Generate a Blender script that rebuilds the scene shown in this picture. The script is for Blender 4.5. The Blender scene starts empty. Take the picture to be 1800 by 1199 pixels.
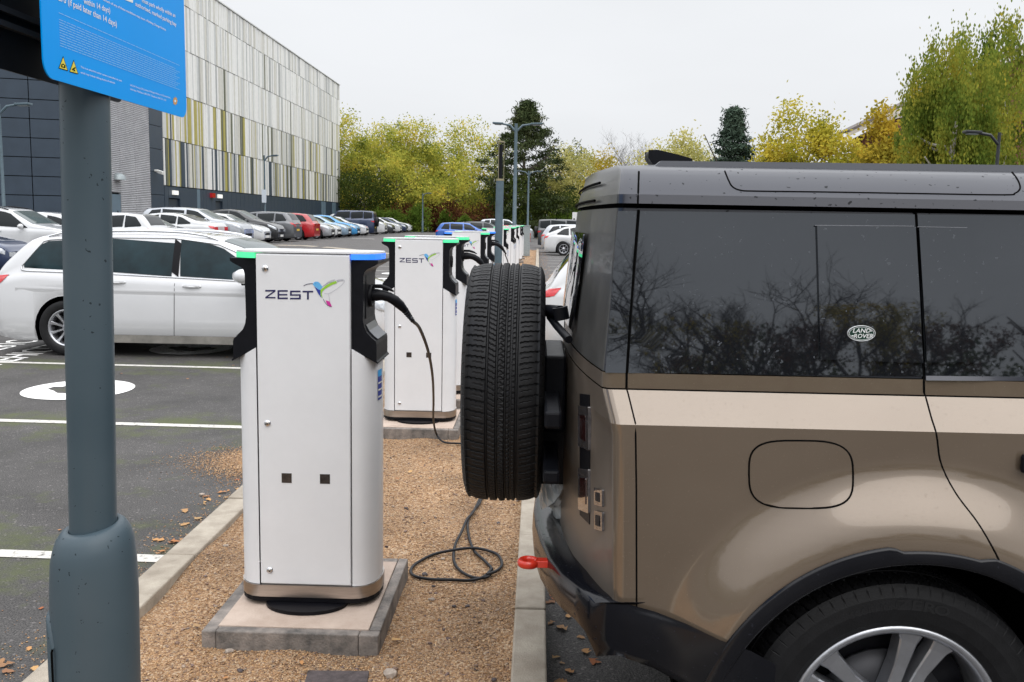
import bpy, math, random
import numpy as np
from mathutils import Vector, Matrix, Euler
R=math.radians
rnd=random.Random(7); rs=np.random.RandomState(11)
sc=bpy.context.scene; COL=sc.collection
# ------------------------------------------------------------------ camera
EYE=1.69; FPX=1650.0; YAW=0.0253909; PITCH=0.1261712; ROLL=0.018
s_,c_=math.sin,math.cos
FW=Vector((-s_(YAW)*c_(PITCH),c_(YAW)*c_(PITCH),-s_(PITCH)))
R0=Vector((c_(YAW),s_(YAW),0)); U0=Vector((-s_(YAW)*s_(PITCH),c_(YAW)*s_(PITCH),c_(PITCH)))
RV=R0*c_(ROLL)+U0*s_(ROLL); UV=U0*c_(ROLL)-R0*s_(ROLL)
def ray(x,y): return FW+RV*((x-900)/FPX)-UV*((y-599.5)/FPX)
def atY(x,y,Y): d=ray(x,y); t=Y/d.y; return Vector((d.x*t,Y,EYE+d.z*t))
def atX(x,y,X): d=ray(x,y); t=X/d.x; return Vector((X,d.y*t,EYE+d.z*t))
def atZ(x,y,z): d=ray(x,y); t=(z-EYE)/d.z; return Vector((d.x*t,d.y*t,z))
cam=bpy.data.objects.new('camera',bpy.data.cameras.new('camera')); COL.objects.link(cam)
cam.matrix_world=Matrix(((RV.x,UV.x,-FW.x,0),(RV.y,UV.y,-FW.y,0),(RV.z,UV.z,-FW.z,EYE),(0,0,0,1)))
cam.data.sensor_width=36; cam.data.lens=36*FPX/1800; cam.data.clip_start=.05; cam.data.clip_end=2000
sc.camera=cam
# ------------------------------------------------------------------ materials
def lin(c): return tuple(((v/255)/12.92 if v<=10 else (((v/255)+.055)/1.055)**2.4) for v in c)
def newmat(name):
    m=bpy.data.materials.new(name); m.use_nodes=True; nt=m.node_tree
    return m,nt,nt.nodes['Principled BSDF'],nt.nodes.new,nt.links.new
def pm(name,col,rough=.5,metal=0,var=0,vs=8,bump=0,bs=60,coat=0,ior=1.5,emit=None,est=0,rvar=0,col2=None,detail=5,stretch=None,spec=.5,rp=(.3,.7)):
    m,nt,b,N,L=newmat(name); b.inputs['Specular IOR Level'].default_value=spec
    b.inputs['Base Color'].default_value=(*col,1); b.inputs['Roughness'].default_value=rough
    b.inputs['Metallic'].default_value=metal; b.inputs['Coat Weight'].default_value=coat
    b.inputs['Coat Roughness'].default_value=.04; b.inputs['IOR'].default_value=ior
    if emit: b.inputs['Emission Color'].default_value=(*emit,1); b.inputs['Emission Strength'].default_value=est
    if var or bump or rvar or col2:
        tc=N('ShaderNodeTexCoord'); vec=tc.outputs['Object']
        if stretch:
            mp=N('ShaderNodeMapping'); mp.inputs['Scale'].default_value=stretch; L(vec,mp.inputs[0]); vec=mp.outputs[0]
        n=N('ShaderNodeTexNoise'); n.inputs['Scale'].default_value=vs; n.inputs['Detail'].default_value=detail; n.inputs['Roughness'].default_value=.65; L(vec,n.inputs['Vector'])
        if var or col2:
            r=N('ShaderNodeValToRGB'); r.color_ramp.elements[0].position=rp[0]; r.color_ramp.elements[1].position=rp[1]
            r.color_ramp.elements[0].color=(*[v*(1-var) for v in col],1)
            r.color_ramp.elements[1].color=(*(col2 or [min(1,v*(1+var)) for v in col]),1)
            L(n.outputs['Fac'],r.inputs[0]); L(r.outputs[0],b.inputs['Base Color'])
        if rvar:
            mr=N('ShaderNodeMapRange'); mr.inputs[3].default_value=max(.02,rough-rvar); mr.inputs[4].default_value=rough+rvar
            L(n.outputs['Fac'],mr.inputs[0]); L(mr.outputs[0],b.inputs['Roughness'])
        if bump:
            n2=N('ShaderNodeTexNoise'); n2.inputs['Scale'].default_value=bs; n2.inputs['Detail'].default_value=4; L(vec,n2.inputs['Vector'])
            bp=N('ShaderNodeBump'); bp.inputs['Strength'].default_value=bump; bp.inputs['Distance'].default_value=.01; L(n2.outputs['Fac'],bp.inputs['Height']); L(bp.outputs[0],b.inputs['Normal'])
    return m
def dropmat(name,col,rough,metal=0,coat=0,ior=1.5,scale=70,amt=.035,dark=.55,dirt=None,spec=.5,pick=.55,tint=None):
    """painted or glazed surface carrying small dried rain spots"""
    m,nt,b,N,L=newmat(name); b.inputs['Specular IOR Level'].default_value=spec
    b.inputs['Roughness'].default_value=rough; b.inputs['Metallic'].default_value=metal; b.inputs['Coat Weight'].default_value=coat
    b.inputs['Coat Roughness'].default_value=.03; b.inputs['IOR'].default_value=ior
    tc=N('ShaderNodeTexCoord'); v=N('ShaderNodeTexVoronoi'); v.inputs['Scale'].default_value=scale; v.inputs['Randomness'].default_value=1
    nz=N('ShaderNodeTexNoise'); nz.inputs['Scale'].default_value=scale*1.3; L(tc.outputs['Object'],nz.inputs['Vector'])
    mx=N('ShaderNodeVectorMath'); mx.operation='MULTIPLY_ADD'; mx.inputs[1].default_value=(.02,.02,.02); L(nz.outputs['Color'],mx.inputs[0]); L(tc.outputs['Object'],mx.inputs[2])
    L(mx.outputs[0],v.inputs['Vector'])
    # spot where cell is picked at random and distance is small
    sep=N('ShaderNodeSeparateColor'); L(v.outputs['Color'],sep.inputs[0])
    rad=N('ShaderNodeMath'); rad.operation='MULTIPLY'; rad.inputs[1].default_value=.24; L(sep.outputs[0],rad.inputs[0])
    pk=N('ShaderNodeMath'); pk.operation='LESS_THAN'; pk.inputs[1].default_value=pick; L(sep.outputs[1],pk.inputs[0])
    if tint: b.inputs['Specular Tint'].default_value=(*tint,1)
    lt=N('ShaderNodeMath'); lt.operation='LESS_THAN'; L(v.outputs['Distance'],lt.inputs[0]); L(rad.outputs[0],lt.inputs[1])
    an=N('ShaderNodeMath'); an.operation='MULTIPLY'; L(pk.outputs[0],an.inputs[0]); L(lt.outputs[0],an.inputs[1])
    n=N('ShaderNodeTexNoise'); n.inputs['Scale'].default_value=3; n.inputs['Detail'].default_value=6; L(tc.outputs['Object'],n.inputs['Vector'])
    r=N('ShaderNodeValToRGB'); r.color_ramp.elements[0].position=.35; r.color_ramp.elements[1].position=.75
    r.color_ramp.elements[0].color=(*col,1); r.color_ramp.elements[1].color=(*(dirt or [x*1.12+.004 for x in col]),1); L(n.outputs['Fac'],r.inputs[0])
    mix=N('ShaderNodeMix'); mix.data_type='RGBA'; L(an.outputs[0],mix.inputs[0]); L(r.outputs[0],mix.inputs[6]); mix.inputs[7].default_value=(*[x*dark for x in col],1)
    L(mix.outputs[2],b.inputs['Base Color'])
    mr=N('ShaderNodeMath'); mr.operation='MULTIPLY_ADD'; mr.inputs[1].default_value=.45; mr.inputs[2].default_value=rough; L(an.outputs[0],mr.inputs[0]); L(mr.outputs[0],b.inputs['Roughness'])
    if coat:
        m2=N('ShaderNodeMath'); m2.operation='MULTIPLY_ADD'; m2.inputs[1].default_value=-coat*.8; m2.inputs[2].default_value=coat; L(an.outputs[0],m2.inputs[0]); L(m2.outputs[0],b.inputs['Coat Weight'])
    return m
def leafmat(name,cols,trans=.42):
    m,nt,b,N,L=newmat(name); nt.nodes.remove(b)
    g=N('ShaderNodeNewGeometry'); r=N('ShaderNodeValToRGB'); r.color_ramp.interpolation='LINEAR'
    while len(r.color_ramp.elements)<len(cols): r.color_ramp.elements.new(.5)
    for i,c in enumerate(cols): r.color_ramp.elements[i].position=i/(len(cols)-1); r.color_ramp.elements[i].color=(*c,1)
    tc=N('ShaderNodeTexCoord'); n=N('ShaderNodeTexNoise'); n.inputs['Scale'].default_value=.45; n.inputs['Detail'].default_value=2; L(tc.outputs['Object'],n.inputs['Vector'])
    ma=N('ShaderNodeMath'); ma.operation='MULTIPLY_ADD'; ma.inputs[1].default_value=.32; L(g.outputs['Random Per Island'],ma.inputs[0])
    mb=N('ShaderNodeMath'); mb.operation='MULTIPLY_ADD'; mb.inputs[1].default_value=2.0; mb.inputs[2].default_value=-.66; L(n.outputs['Fac'],mb.inputs[0]); L(mb.outputs[0],ma.inputs[2])
    L(ma.outputs[0],r.inputs[0])
    d=N('ShaderNodeBsdfDiffuse'); t=N('ShaderNodeBsdfTranslucent'); x=N('ShaderNodeMixShader'); x.inputs[0].default_value=trans
    L(r.outputs[0],d.inputs[0]); L(r.outputs[0],t.inputs[0]); L(d.outputs[0],x.inputs[1]); L(t.outputs[0],x.inputs[2])
    L(x.outputs[0],nt.nodes['Material Output'].inputs[0]); return m
# ------------------------------------------------------------------ mesh builder
class MB:
    def __init__(s): s.v=[]; s.f=[]; s.m=[]; s.s=[]
    def add(s,vs,fs,mi=0,sm=False):
        o=len(s.v); s.v.extend([tuple(v) for v in vs]); s.f.extend([tuple(i+o for i in f) for f in fs]); s.m.extend([mi]*len(fs)); s.s.extend([sm]*len(fs)); return s
    def box(s,x0,x1,y0,y1,z0,z1,mi=0):
        v=[(x,y,z) for z in (z0,z1) for y in (y0,y1) for x in (x0,x1)]
        return s.add(v,[(0,2,3,1),(4,5,7,6),(0,1,5,4),(2,6,7,3),(0,4,6,2),(1,3,7,5)],mi)
    def obox(s,c,sx,sy,sz,rot=None,mi=0):
        M=(rot.to_matrix() if rot else Matrix.Identity(3)); c=Vector(c)
        v=[c+M@Vector((x*sx/2,y*sy/2,z*sz/2)) for z in (-1,1) for y in (-1,1) for x in (-1,1)]
        return s.add(v,[(0,2,3,1),(4,5,7,6),(0,1,5,4),(2,6,7,3),(0,4,6,2),(1,3,7,5)],mi)
    def prism(s,poly,fa,fb,mi=0,sm=False):
        """poly list of 2D; fa,fb map a 2D point to 3D at either end"""
        n=len(poly); v=[fa(p) for p in poly]+[fb(p) for p in poly]
        fs=[tuple(range(n))[::-1],tuple(range(n,2*n))]; s.add(v,fs,mi,False)
        return s.add(v,[(i,(i+1)%n,n+(i+1)%n,n+i) for i in range(n)],mi,sm)
    def grid(s,P,mi=0,sm=True,closeu=False,closev=False,flip=False,mask=None):
        nu=len(P); nv=len(P[0]); v=[tuple(p) for row in P for p in row]; fs=[]
        for i in range(nu if closeu else nu-1):
            for j in range(nv if closev else nv-1):
                if mask and not mask(i,j): continue
                a,b,c,d=i*nv+j,((i+1)%nu)*nv+j,((i+1)%nu)*nv+(j+1)%nv,i*nv+(j+1)%nv
                fs.append((a,d,c,b) if flip else (a,b,c,d))
        return s.add(v,fs,mi,sm)
    def tube(s,pts,r,n=8,mi=0,caps=True,sm=True):
        pts=[Vector(p) for p in pts]; rr=r if hasattr(r,'__len__') else [r]*len(pts); rows=[]
        up=Vector((0,0,1)); prev=None
        for i,p in enumerate(pts):
            t=(pts[min(i+1,len(pts)-1)]-pts[max(i-1,0)]).normalized()
            if prev is None:
                a=t.cross(up); a=a if a.length>.1 else t.cross(Vector((1,0,0)))
            else: a=prev-t*prev.dot(t)
            a.normalize(); b=t.cross(a); prev=a
            rows.append([p+(a*math.cos(2*math.pi*k/n)+b*math.sin(2*math.pi*k/n))*rr[i] for k in range(n)])
        s.grid(rows,mi,sm,closev=True)
        if caps: s.add(rows[0],[tuple(range(n))],mi); s.add(rows[-1],[tuple(range(n))[::-1]],mi)
        return s
    def lathe(s,prof,c,axis='z',n=24,mi=0,sm=True,a0=0,a1=2*math.pi):
        c=Vector(c); full=abs(a1-a0-2*math.pi)<1e-6; rows=[]
        for k in range(n if full else n+1):
            t=a0+(a1-a0)*k/n; row=[]
            for r,h in prof:
                x,y=r*math.cos(t),r*math.sin(t)
                row.append(c+Vector({'z':(x,y,h),'y':(x,h,y),'x':(h,x,y)}[axis]))
            rows.append(row)
        return s.grid(rows,mi,sm,closeu=full)
    def build(s,name,mats,parent=None,bevel=0,seg=2,recalc=True):
        used=sorted({i for f in s.f for i in f})
        if len(used)<len(s.v):
            mp={a:b for b,a in enumerate(used)}; s.v=[s.v[i] for i in used]; s.f=[tuple(mp[i] for i in f) for f in s.f]
        me=bpy.data.meshes.new(name); me.from_pydata(s.v,[],s.f)
        for m in (mats if isinstance(mats,(list,tuple)) else [mats]): me.materials.append(m)
        me.polygons.foreach_set('material_index',s.m); me.polygons.foreach_set('use_smooth',s.s)
        if recalc:
            import bmesh
            bm=bmesh.new(); bm.from_mesh(me); bmesh.ops.recalc_face_normals(bm,faces=bm.faces); bm.to_mesh(me); bm.free()
        me.update(); o=bpy.data.objects.new(name,me); COL.objects.link(o)
        if parent:
            o.parent=parent; root=parent
            while root.parent: root=root.parent
            if root is parent and not root.get('local'): o.location=-root.location
    
        if bevel:
            md=o.modifiers.new('bevel','BEVEL'); md.width=bevel; md.segments=seg; md.limit_method='ANGLE'; md.angle_limit=R(40); md.harden_normals=False
        return o
def world_loc(o):
    p=o.location.copy(); 
    while o.parent: o=o.parent; p=p+o.location
    return p
def tag(o,label,cat,group=None,kind=None):
    if kind: o['kind']=kind
    if label: o['label']=label
    if cat: o['category']=cat
    if group: o['group']=group
    return o
def thing(name,label,cat,loc,group=None,rotz=0,local=False):
    o=bpy.data.objects.new(name,None); COL.objects.link(o); o.location=loc; o.rotation_euler=(0,0,rotz); o.empty_display_size=.2
    if local: o['local']=1
    return tag(o,label,cat,group)
def copy_tree(o,parent=None):
    c=o.copy(); COL.objects.link(c)
    if parent: c.parent=parent
    for ch in [k for k in ALLCH.get(o.name,[])]: copy_tree(ch,c)
    return c
ALLCH={}
def index_children(root):
    def rec(o):
        ALLCH[o.name]=[k for k in bpy.data.objects if k.parent==o]
        for k in ALLCH[o.name]: rec(k)
    rec(root)
def np_mesh(name,V,Fq,mat,parent=None,smooth=False):
    me=bpy.data.meshes.new(name); nf,k=Fq.shape
    me.vertices.add(len(V)); me.vertices.foreach_set('co',V.astype(np.float32).ravel())
    me.loops.add(nf*k); me.loops.foreach_set('vertex_index',Fq.astype(np.int32).ravel())
    me.polygons.add(nf); me.polygons.foreach_set('loop_start',np.arange(0,nf*k,k,dtype=np.int32)); 
    if smooth: me.polygons.foreach_set('use_smooth',np.ones(nf,dtype=bool))
    me.update(calc_edges=True); me.validate(); me.materials.append(mat)
    o=bpy.data.objects.new(name,me); COL.objects.link(o)
    if parent: o.parent=parent
    return o
def text_into(mb,txt,size,place,mi=0,sx=1,align='LEFT',bold=0):
    """adds flat lettering; place maps (x,y) of the text plane to 3D"""
    cu=bpy.data.curves.new('lettering','FONT'); cu.body=txt; cu.size=1; cu.align_x=align; cu.offset=bold; cu.resolution_u=2
    o=bpy.data.objects.new('lettering',cu); COL.objects.link(o); dg=bpy.context.evaluated_depsgraph_get(); dg.update()
    me=bpy.data.meshes.new_from_object(o.evaluated_get(dg)); 
    mb.add([place(v.co.x*sx*size,v.co.y*size) for v in me.vertices],[tuple(p.vertices) for p in me.polygons],mi)
    bpy.data.objects.remove(o); bpy.data.curves.remove(cu); bpy.data.meshes.remove(me)
# ------------------------------------------------------------------ sky and light
w=bpy.data.worlds.new('World'); sc.world=w; w.use_nodes=True; nt=w.node_tree; N=nt.nodes.new; L=nt.links.new
bg=nt.nodes['Background']; bg.inputs[1].default_value=.1
SUN_EL=R(50); SUN_AZ=R(148)     # azimuth clockwise from +Y: behind the camera, over the right shoulder
sky=N('ShaderNodeTexSky'); sky.sky_type='NISHITA'; sky.sun_disc=False; sky.sun_elevation=SUN_EL; sky.sun_rotation=SUN_AZ; sky.dust_density=3
tc=N('ShaderNodeTexCoord'); sp=N('ShaderNodeSeparateXYZ'); L(tc.outputs['Generated'],sp.inputs[0])
rp=N('ShaderNodeValToRGB'); cr=rp.color_ramp; cr.elements[0].position=0; cr.elements[0].color=(.81,.83,.86,1)
cr.elements[1].position=1; cr.elements[1].color=(2.7,2.75,2.85,1)
for p,c in ((.12,(.87,.885,.91)),(.28,(.92,.94,.965)),(.5,(1.6,1.62,1.67))):
    e=cr.elements.new(p); e.color=(*c,1)
L(sp.outputs['Z'],rp.inputs[0])
nz=N('ShaderNodeTexNoise'); nz.inputs['Scale'].default_value=1.6; nz.inputs['Detail'].default_value=4; mp=N('ShaderNodeMapping'); mp.inputs['Scale'].default_value=(1,1,3.5)
L(tc.outputs['Generated'],mp.inputs[0]); L(mp.outputs[0],nz.inputs['Vector'])
mr=N('ShaderNodeMapRange'); mr.inputs[1].default_value=.3; mr.inputs[2].default_value=.7; mr.inputs[3].default_value=9.3; mr.inputs[4].default_value=10.4; L(nz.outputs['Fac'],mr.inputs[0])
vm=N('ShaderNodeVectorMath'); vm.operation='SCALE'; L(rp.outputs[0],vm.inputs[0]); L(mr.outputs[0],vm.inputs['Scale'])
mx=N('ShaderNodeMix'); mx.data_type='RGBA'; mx.inputs[0].default_value=.95; L(sky.outputs[0],mx.inputs[6]); L(vm.outputs[0],mx.inputs[7]); L(mx.outputs[2],bg.inputs[0])
sl=bpy.data.lights.new('sun','SUN'); sl.energy=1.1; sl.angle=R(60); sl.color=(1,.97,.93); so=bpy.data.objects.new('sun',sl); COL.objects.link(so)
sd=Vector((math.sin(SUN_AZ)*math.cos(SUN_EL),math.cos(SUN_AZ)*math.cos(SUN_EL),math.sin(SUN_EL))); so.rotation_euler=sd.to_track_quat('Z','Y').to_euler()
sc.view_settings.view_transform='Standard'; sc.view_settings.look='None'; sc.view_settings.exposure=0.0; sc.view_settings.gamma=1
# ------------------------------------------------------------------ shared materials
M={}
def asphalt():
    m,nt,b,N,L=newmat('asphalt'); g=N('ShaderNodeNewGeometry'); P=g.outputs['Position']
    n1=N('ShaderNodeTexNoise'); n1.inputs['Scale'].default_value=140; n1.inputs['Detail'].default_value=3; L(P,n1.inputs['Vector'])
    n2=N('ShaderNodeTexNoise'); n2.inputs['Scale'].default_value=1.1; n2.inputs['Detail'].default_value=8; n2.inputs['Roughness'].default_value=.7; L(P,n2.inputs['Vector'])
    n3=N('ShaderNodeTexNoise'); n3.inputs['Scale'].default_value=2.3; n3.inputs['Detail'].default_value=9; n3.inputs['Roughness'].default_value=.75; L(P,n3.inputs['Vector'])
    r1=N('ShaderNodeValToRGB'); r1.color_ramp.elements[0].position=.36; r1.color_ramp.elements[0].color=(.016,.0155,.0155,1); r1.color_ramp.elements[1].position=.68; r1.color_ramp.elements[1].color=(.1,.093,.088,1); L(n1.outputs['Fac'],r1.inputs[0])
    v=N('ShaderNodeTexVoronoi'); v.inputs['Scale'].default_value=95; L(P,v.inputs['Vector']); sv=N('ShaderNodeSeparateColor'); L(v.outputs['Color'],sv.inputs[0])
    gt=N('ShaderNodeMath'); gt.operation='GREATER_THAN'; gt.inputs[1].default_value=.97; L(sv.outputs[0],gt.inputs[0])
    mxa=N('ShaderNodeMix'); mxa.data_type='RGBA'; L(gt.outputs[0],mxa.inputs[0]); L(r1.outputs[0],mxa.inputs[6]); mxa.inputs[7].default_value=(.13,.12,.115,1)
    r2=N('ShaderNodeMapRange'); r2.inputs[1].default_value=.3; r2.inputs[2].default_value=.7; r2.inputs[3].default_value=.6; r2.inputs[4].default_value=1.5; L(n2.outputs['Fac'],r2.inputs[0])
    sc1=N('ShaderNodeVectorMath'); sc1.operation='SCALE'; L(mxa.outputs[2],sc1.inputs[0]); L(r2.outputs[0],sc1.inputs['Scale'])
    # moss, thicker along the joints between bays (every 2.95 m)
    sp=N('ShaderNodeSeparateXYZ'); L(P,sp.inputs[0]); a=N('ShaderNodeMath'); a.operation='PINGPONG'; a.inputs[1].default_value=1.475
    o=N('ShaderNodeMath'); o.operation='ADD'; o.inputs[1].default_value=-4.45+29.5; L(sp.outputs['Y'],o.inputs[0]); L(o.outputs[0],a.inputs[0])
    m1=N('ShaderNodeMapRange'); m1.inputs[1].default_value=0; m1.inputs[2].default_value=.75; m1.inputs[3].default_value=.12; m1.inputs[4].default_value=-.06; L(a.outputs[0],m1.inputs[0])
    ad=N('ShaderNodeMath'); L(m1.outputs[0],ad.inputs[0]); L(n3.outputs['Fac'],ad.inputs[1])
    m2=N('ShaderNodeMapRange'); m2.inputs[1].default_value=.50; m2.inputs[2].default_value=.70; m2.inputs[4].default_value=.85; L(ad.outputs[0],m2.inputs[0])
    lx=N('ShaderNodeMapRange'); lx.inputs[1].default_value=-1.5; lx.inputs[2].default_value=-1.9; L(sp.outputs['X'],lx.inputs[0])
    ly=N('ShaderNodeMapRange'); ly.inputs[1].default_value=18; ly.inputs[2].default_value=9; L(sp.outputs['Y'],ly.inputs[0])
    mm=N('ShaderNodeMath'); mm.operation='MULTIPLY'; L(lx.outputs[0],mm.inputs[0]); L(m2.outputs[0],mm.inputs[1])
    m3=N('ShaderNodeMath'); m3.operation='MULTIPLY'; L(ly.outputs[0],m3.inputs[0]); L(mm.outputs[0],m3.inputs[1])
    mxm=N('ShaderNodeMix'); mxm.data_type='RGBA'; L(m3.outputs[0],mxm.inputs[0]); L(sc1.outputs[0],mxm.inputs[6]); mxm.inputs[7].default_value=(.07,.085,.02,1)
    # paler surface far off
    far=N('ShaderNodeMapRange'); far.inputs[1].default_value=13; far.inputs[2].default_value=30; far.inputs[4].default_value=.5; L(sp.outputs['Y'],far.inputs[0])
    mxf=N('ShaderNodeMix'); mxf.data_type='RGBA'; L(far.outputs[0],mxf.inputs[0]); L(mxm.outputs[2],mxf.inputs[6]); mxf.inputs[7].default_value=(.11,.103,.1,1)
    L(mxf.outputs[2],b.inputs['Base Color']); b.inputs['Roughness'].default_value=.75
    bp=N('ShaderNodeBump'); bp.inputs['Strength'].default_value=.9; bp.inputs['Distance'].default_value=.006; L(n1.outputs['Fac'],bp.inputs['Height']); L(bp.outputs[0],b.inputs['Normal'])
    return m
M['asphalt']=asphalt()
def gravelbed():
    m,nt,b,N,L=newmat('gravel_bed'); g=N('ShaderNodeNewGeometry'); P=g.outputs['Position']
    v=N('ShaderNodeTexVoronoi'); v.inputs['Scale'].default_value=95; L(P,v.inputs['Vector']); sp=N('ShaderNodeSeparateColor'); L(v.outputs['Color'],sp.inputs[0])
    r=N('ShaderNodeValToRGB'); cr=r.color_ramp
    for i,(p,c) in enumerate(((0,(.17,.09,.045)),(.35,(.32,.185,.09)),(.7,(.42,.26,.14)),(1,(.5,.37,.25)))):
        e=cr.elements[i] if i<2 else cr.elements.new(p); e.position=p; e.color=(*c,1)
    L(sp.outputs[0],r.inputs[0]); n=N('ShaderNodeTexNoise'); n.inputs['Scale'].default_value=2.2; n.inputs['Detail'].default_value=6; L(P,n.inputs['Vector'])
    mr=N('ShaderNodeMapRange'); mr.inputs[1].default_value=.3; mr.inputs[2].default_value=.7; mr.inputs[3].default_value=.62; mr.inputs[4].default_value=1.2; L(n.outputs['Fac'],mr.inputs[0])
    s=N('ShaderNodeVectorMath'); s.operation='SCALE'; L(r.outputs[0],s.inputs[0]); L(mr.outputs[0],s.inputs['Scale']); L(s.outputs[0],b.inputs['Base Color'])
    b.inputs['Roughness'].default_value=.85
    iv=N('ShaderNodeMath'); iv.operation='MULTIPLY'; iv.inputs[1].default_value=-1; L(v.outputs['Distance'],iv.inputs[0])
    bp=N('ShaderNodeBump'); bp.inputs['Strength'].default_value=1; bp.inputs['Distance'].default_value=.01; L(iv.outputs[0],bp.inputs['Height']); L(bp.outputs[0],b.inputs['Normal']); return m
M['gravelbed']=gravelbed()
def islandmat(name,cols,rough=.8):
    m,nt,b,N,L=newmat(name); g=N('ShaderNodeNewGeometry'); r=N('ShaderNodeValToRGB'); cr=r.color_ramp
    for i,c in enumerate(cols):
        e=cr.elements[i] if i<2 else cr.elements.new(.5); e.position=i/(len(cols)-1)
    for i,c in enumerate(cols): cr.elements[i].color=(*c,1); cr.elements[i].position=i/(len(cols)-1)
    L(g.outputs['Random Per Island'],r.inputs[0]); L(r.outputs[0],b.inputs['Base Color']); b.inputs['Roughness'].default_value=rough; return m
M['pebble']=islandmat('pebble',[(.24,.125,.055),(.40,.225,.10),(.50,.31,.16),(.34,.19,.095),(.58,.42,.26),(.43,.25,.115),(.19,.11,.08),(.47,.33,.21),(.06,.04,.04)])
M['deadleaf']=islandmat('dead_leaf',[(.3,.09,.03),(.42,.2,.07),(.5,.3,.12),(.22,.1,.05),(.35,.22,.1)])
M['kerb']=pm('kerb_concrete',(.33,.28,.22),.85,var=.22,vs=7,bump=.35,bs=160,col2=(.43,.38,.31))
M['white']=pm('road_paint',(.5,.495,.48),.7,var=.75,rp=(.3,.44),vs=34,bump=.3,bs=180)
M['line']=pm('worn_road_paint',(.5,.48,.44),.75,var=.8,rp=(.32,.45),vs=26,bump=.3,bs=180,col2=(.56,.54,.5))
M['charger']=pm('white_powder_coat',(.72,.725,.74),.38,var=.03,vs=5,bump=.04,bs=500,coat=.15)
M['blackp']=pm('black_moulded_plastic',(.006,.0065,.009),.42,var=.2,vs=30,bump=.05,bs=300,rvar=.08,spec=.16)
M['rubber']=pm('cable_rubber',(.012,.013,.016),.5,var=.2,vs=40,spec=.3)
M['steel']=pm('brushed_steel',(.5,.46,.43),.28,metal=1,var=.12,vs=9,stretch=(1,1,14))
M['greenled']=pm('green_status_light',(.1,.7,.35),.3,emit=(.06,.8,.3),est=.6)
M['blueled']=pm('blue_status_light',(.05,.25,.8),.3,emit=(.02,.16,1),est=.8)
M['navy']=pm('navy_print',(.015,.012,.08),.5)
M['slab']=pm('plinth_concrete',(.46,.35,.28),.85,var=.16,vs=6,bump=.3,bs=120,col2=(.52,.42,.35))
M['slabedge']=pm('plinth_edging',(.11,.105,.1),.8,var=.4,vs=11,bump=.4,bs=110,col2=(.3,.26,.23))
M['post']=pm('grey_blue_post_paint',(.075,.115,.14),.42,var=.16,vs=9,bump=.08,bs=120,rvar=.1)
M['galv']=pm('galvanised_steel',(.3,.34,.35),.5,metal=.4,var=.15,vs=20)
M['glass']=pm('tinted_car_glass',(.005,.009,.011),.03,ior=1.5,var=.1,vs=3,spec=.35)
M['screen']=pm('windscreen_glass',(.05,.075,.075),.03,ior=1.6,var=.2,vs=3)
M['tyre']=pm('tyre_rubber',(.0085,.0085,.0095),.55,var=.3,vs=25,bump=.1,bs=200,spec=.3)
M['alloy']=pm('silver_alloy',(.5,.51,.54),.28,metal=.85,var=.08,vs=20)
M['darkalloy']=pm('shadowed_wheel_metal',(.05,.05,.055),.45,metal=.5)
M['trim']=pm('black_trim',(.005,.005,.007),.45,rvar=.1,vs=30,var=.2,spec=.16)
M['seam']=pm('panel_gap',(.002,.002,.002),.9,spec=.05)
M['chrome']=pm('chrome',(.72,.73,.75),.12,metal=1)
M['red']=pm('red_lamp_plastic',(.55,.012,.02),.12,coat=1,var=.25,vs=30)
M['lamp']=pm('clear_lamp_plastic',(.55,.58,.62),.1,coat=1,metal=.3,var=.3,vs=22)
M['platew']=pm('white_number_plate',(.7,.7,.68),.4,var=.15,vs=40); M['platey']=pm('yellow_number_plate',(.7,.45,.04),.4,var=.15,vs=40)
# ------------------------------------------------------------------ ground
def sm(a,b,x):
    t=np.clip((x-a)/(b-a),0,1); return t*t*(3-2*t)
def g(x,y): return .42*sm(14,42,y)*sm(-5,-11.5,x)-.045*sm(-1,.05,np.asarray(x,float))
xs=np.unique(np.concatenate([np.linspace(-600,-60,10),np.linspace(-60,-20,12),np.linspace(-20,-3,30),[-1.7,-.9,0,.06],np.linspace(.1,10,8),np.linspace(12,60,8),np.linspace(80,600,8)]))
ys=np.unique(np.concatenate([np.linspace(-500,-40,8),np.linspace(-40,0,8),np.linspace(1,60,60),np.linspace(62,130,24),np.linspace(150,900,10)]))
mb=MB(); mb.grid([[(x,y,float(g(x,y))) for y in ys] for x in xs]); tag(mb.build('asphalt_car_park',M['asphalt']),None,None,kind='structure')
grass=pm('rough_grass',(.05,.07,.02),.9,var=.5,vs=3,bump=.5,bs=30,col2=(.11,.09,.03))
mb=MB(); mb.grid([[(x,y,.46 if x<-8 else .06) for y in (112,130,200,420)] for x in (-200,-60,-20,-8.01,-8,20,60,200)]); tag(mb.build('grass_verge',grass),None,None,kind='structure')
mb=MB(); mb.grid([[(x,y,.03) for y in (-80,-31,-29)] for x in (-80,0,80)]); tag(mb.build('grass_bank',grass),None,None,kind='structure')
# island bed
bx=np.linspace(-1.61,-.062,40); by=np.concatenate([np.linspace(-1,9,160),np.linspace(9.3,56,60)])
def bed(x,y): return .045+.012*math.sin(3.1*x+1.3*y)+.01*math.sin(7*y+2*x)+.006*math.sin(17*x+5*y)
mb=MB(); mb.grid([[(x,y,bed(x,y)) for y in by] for x in bx]); tag(mb.build('gravel_bed',M['gravelbed']),None,None,kind='structure')
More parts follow.
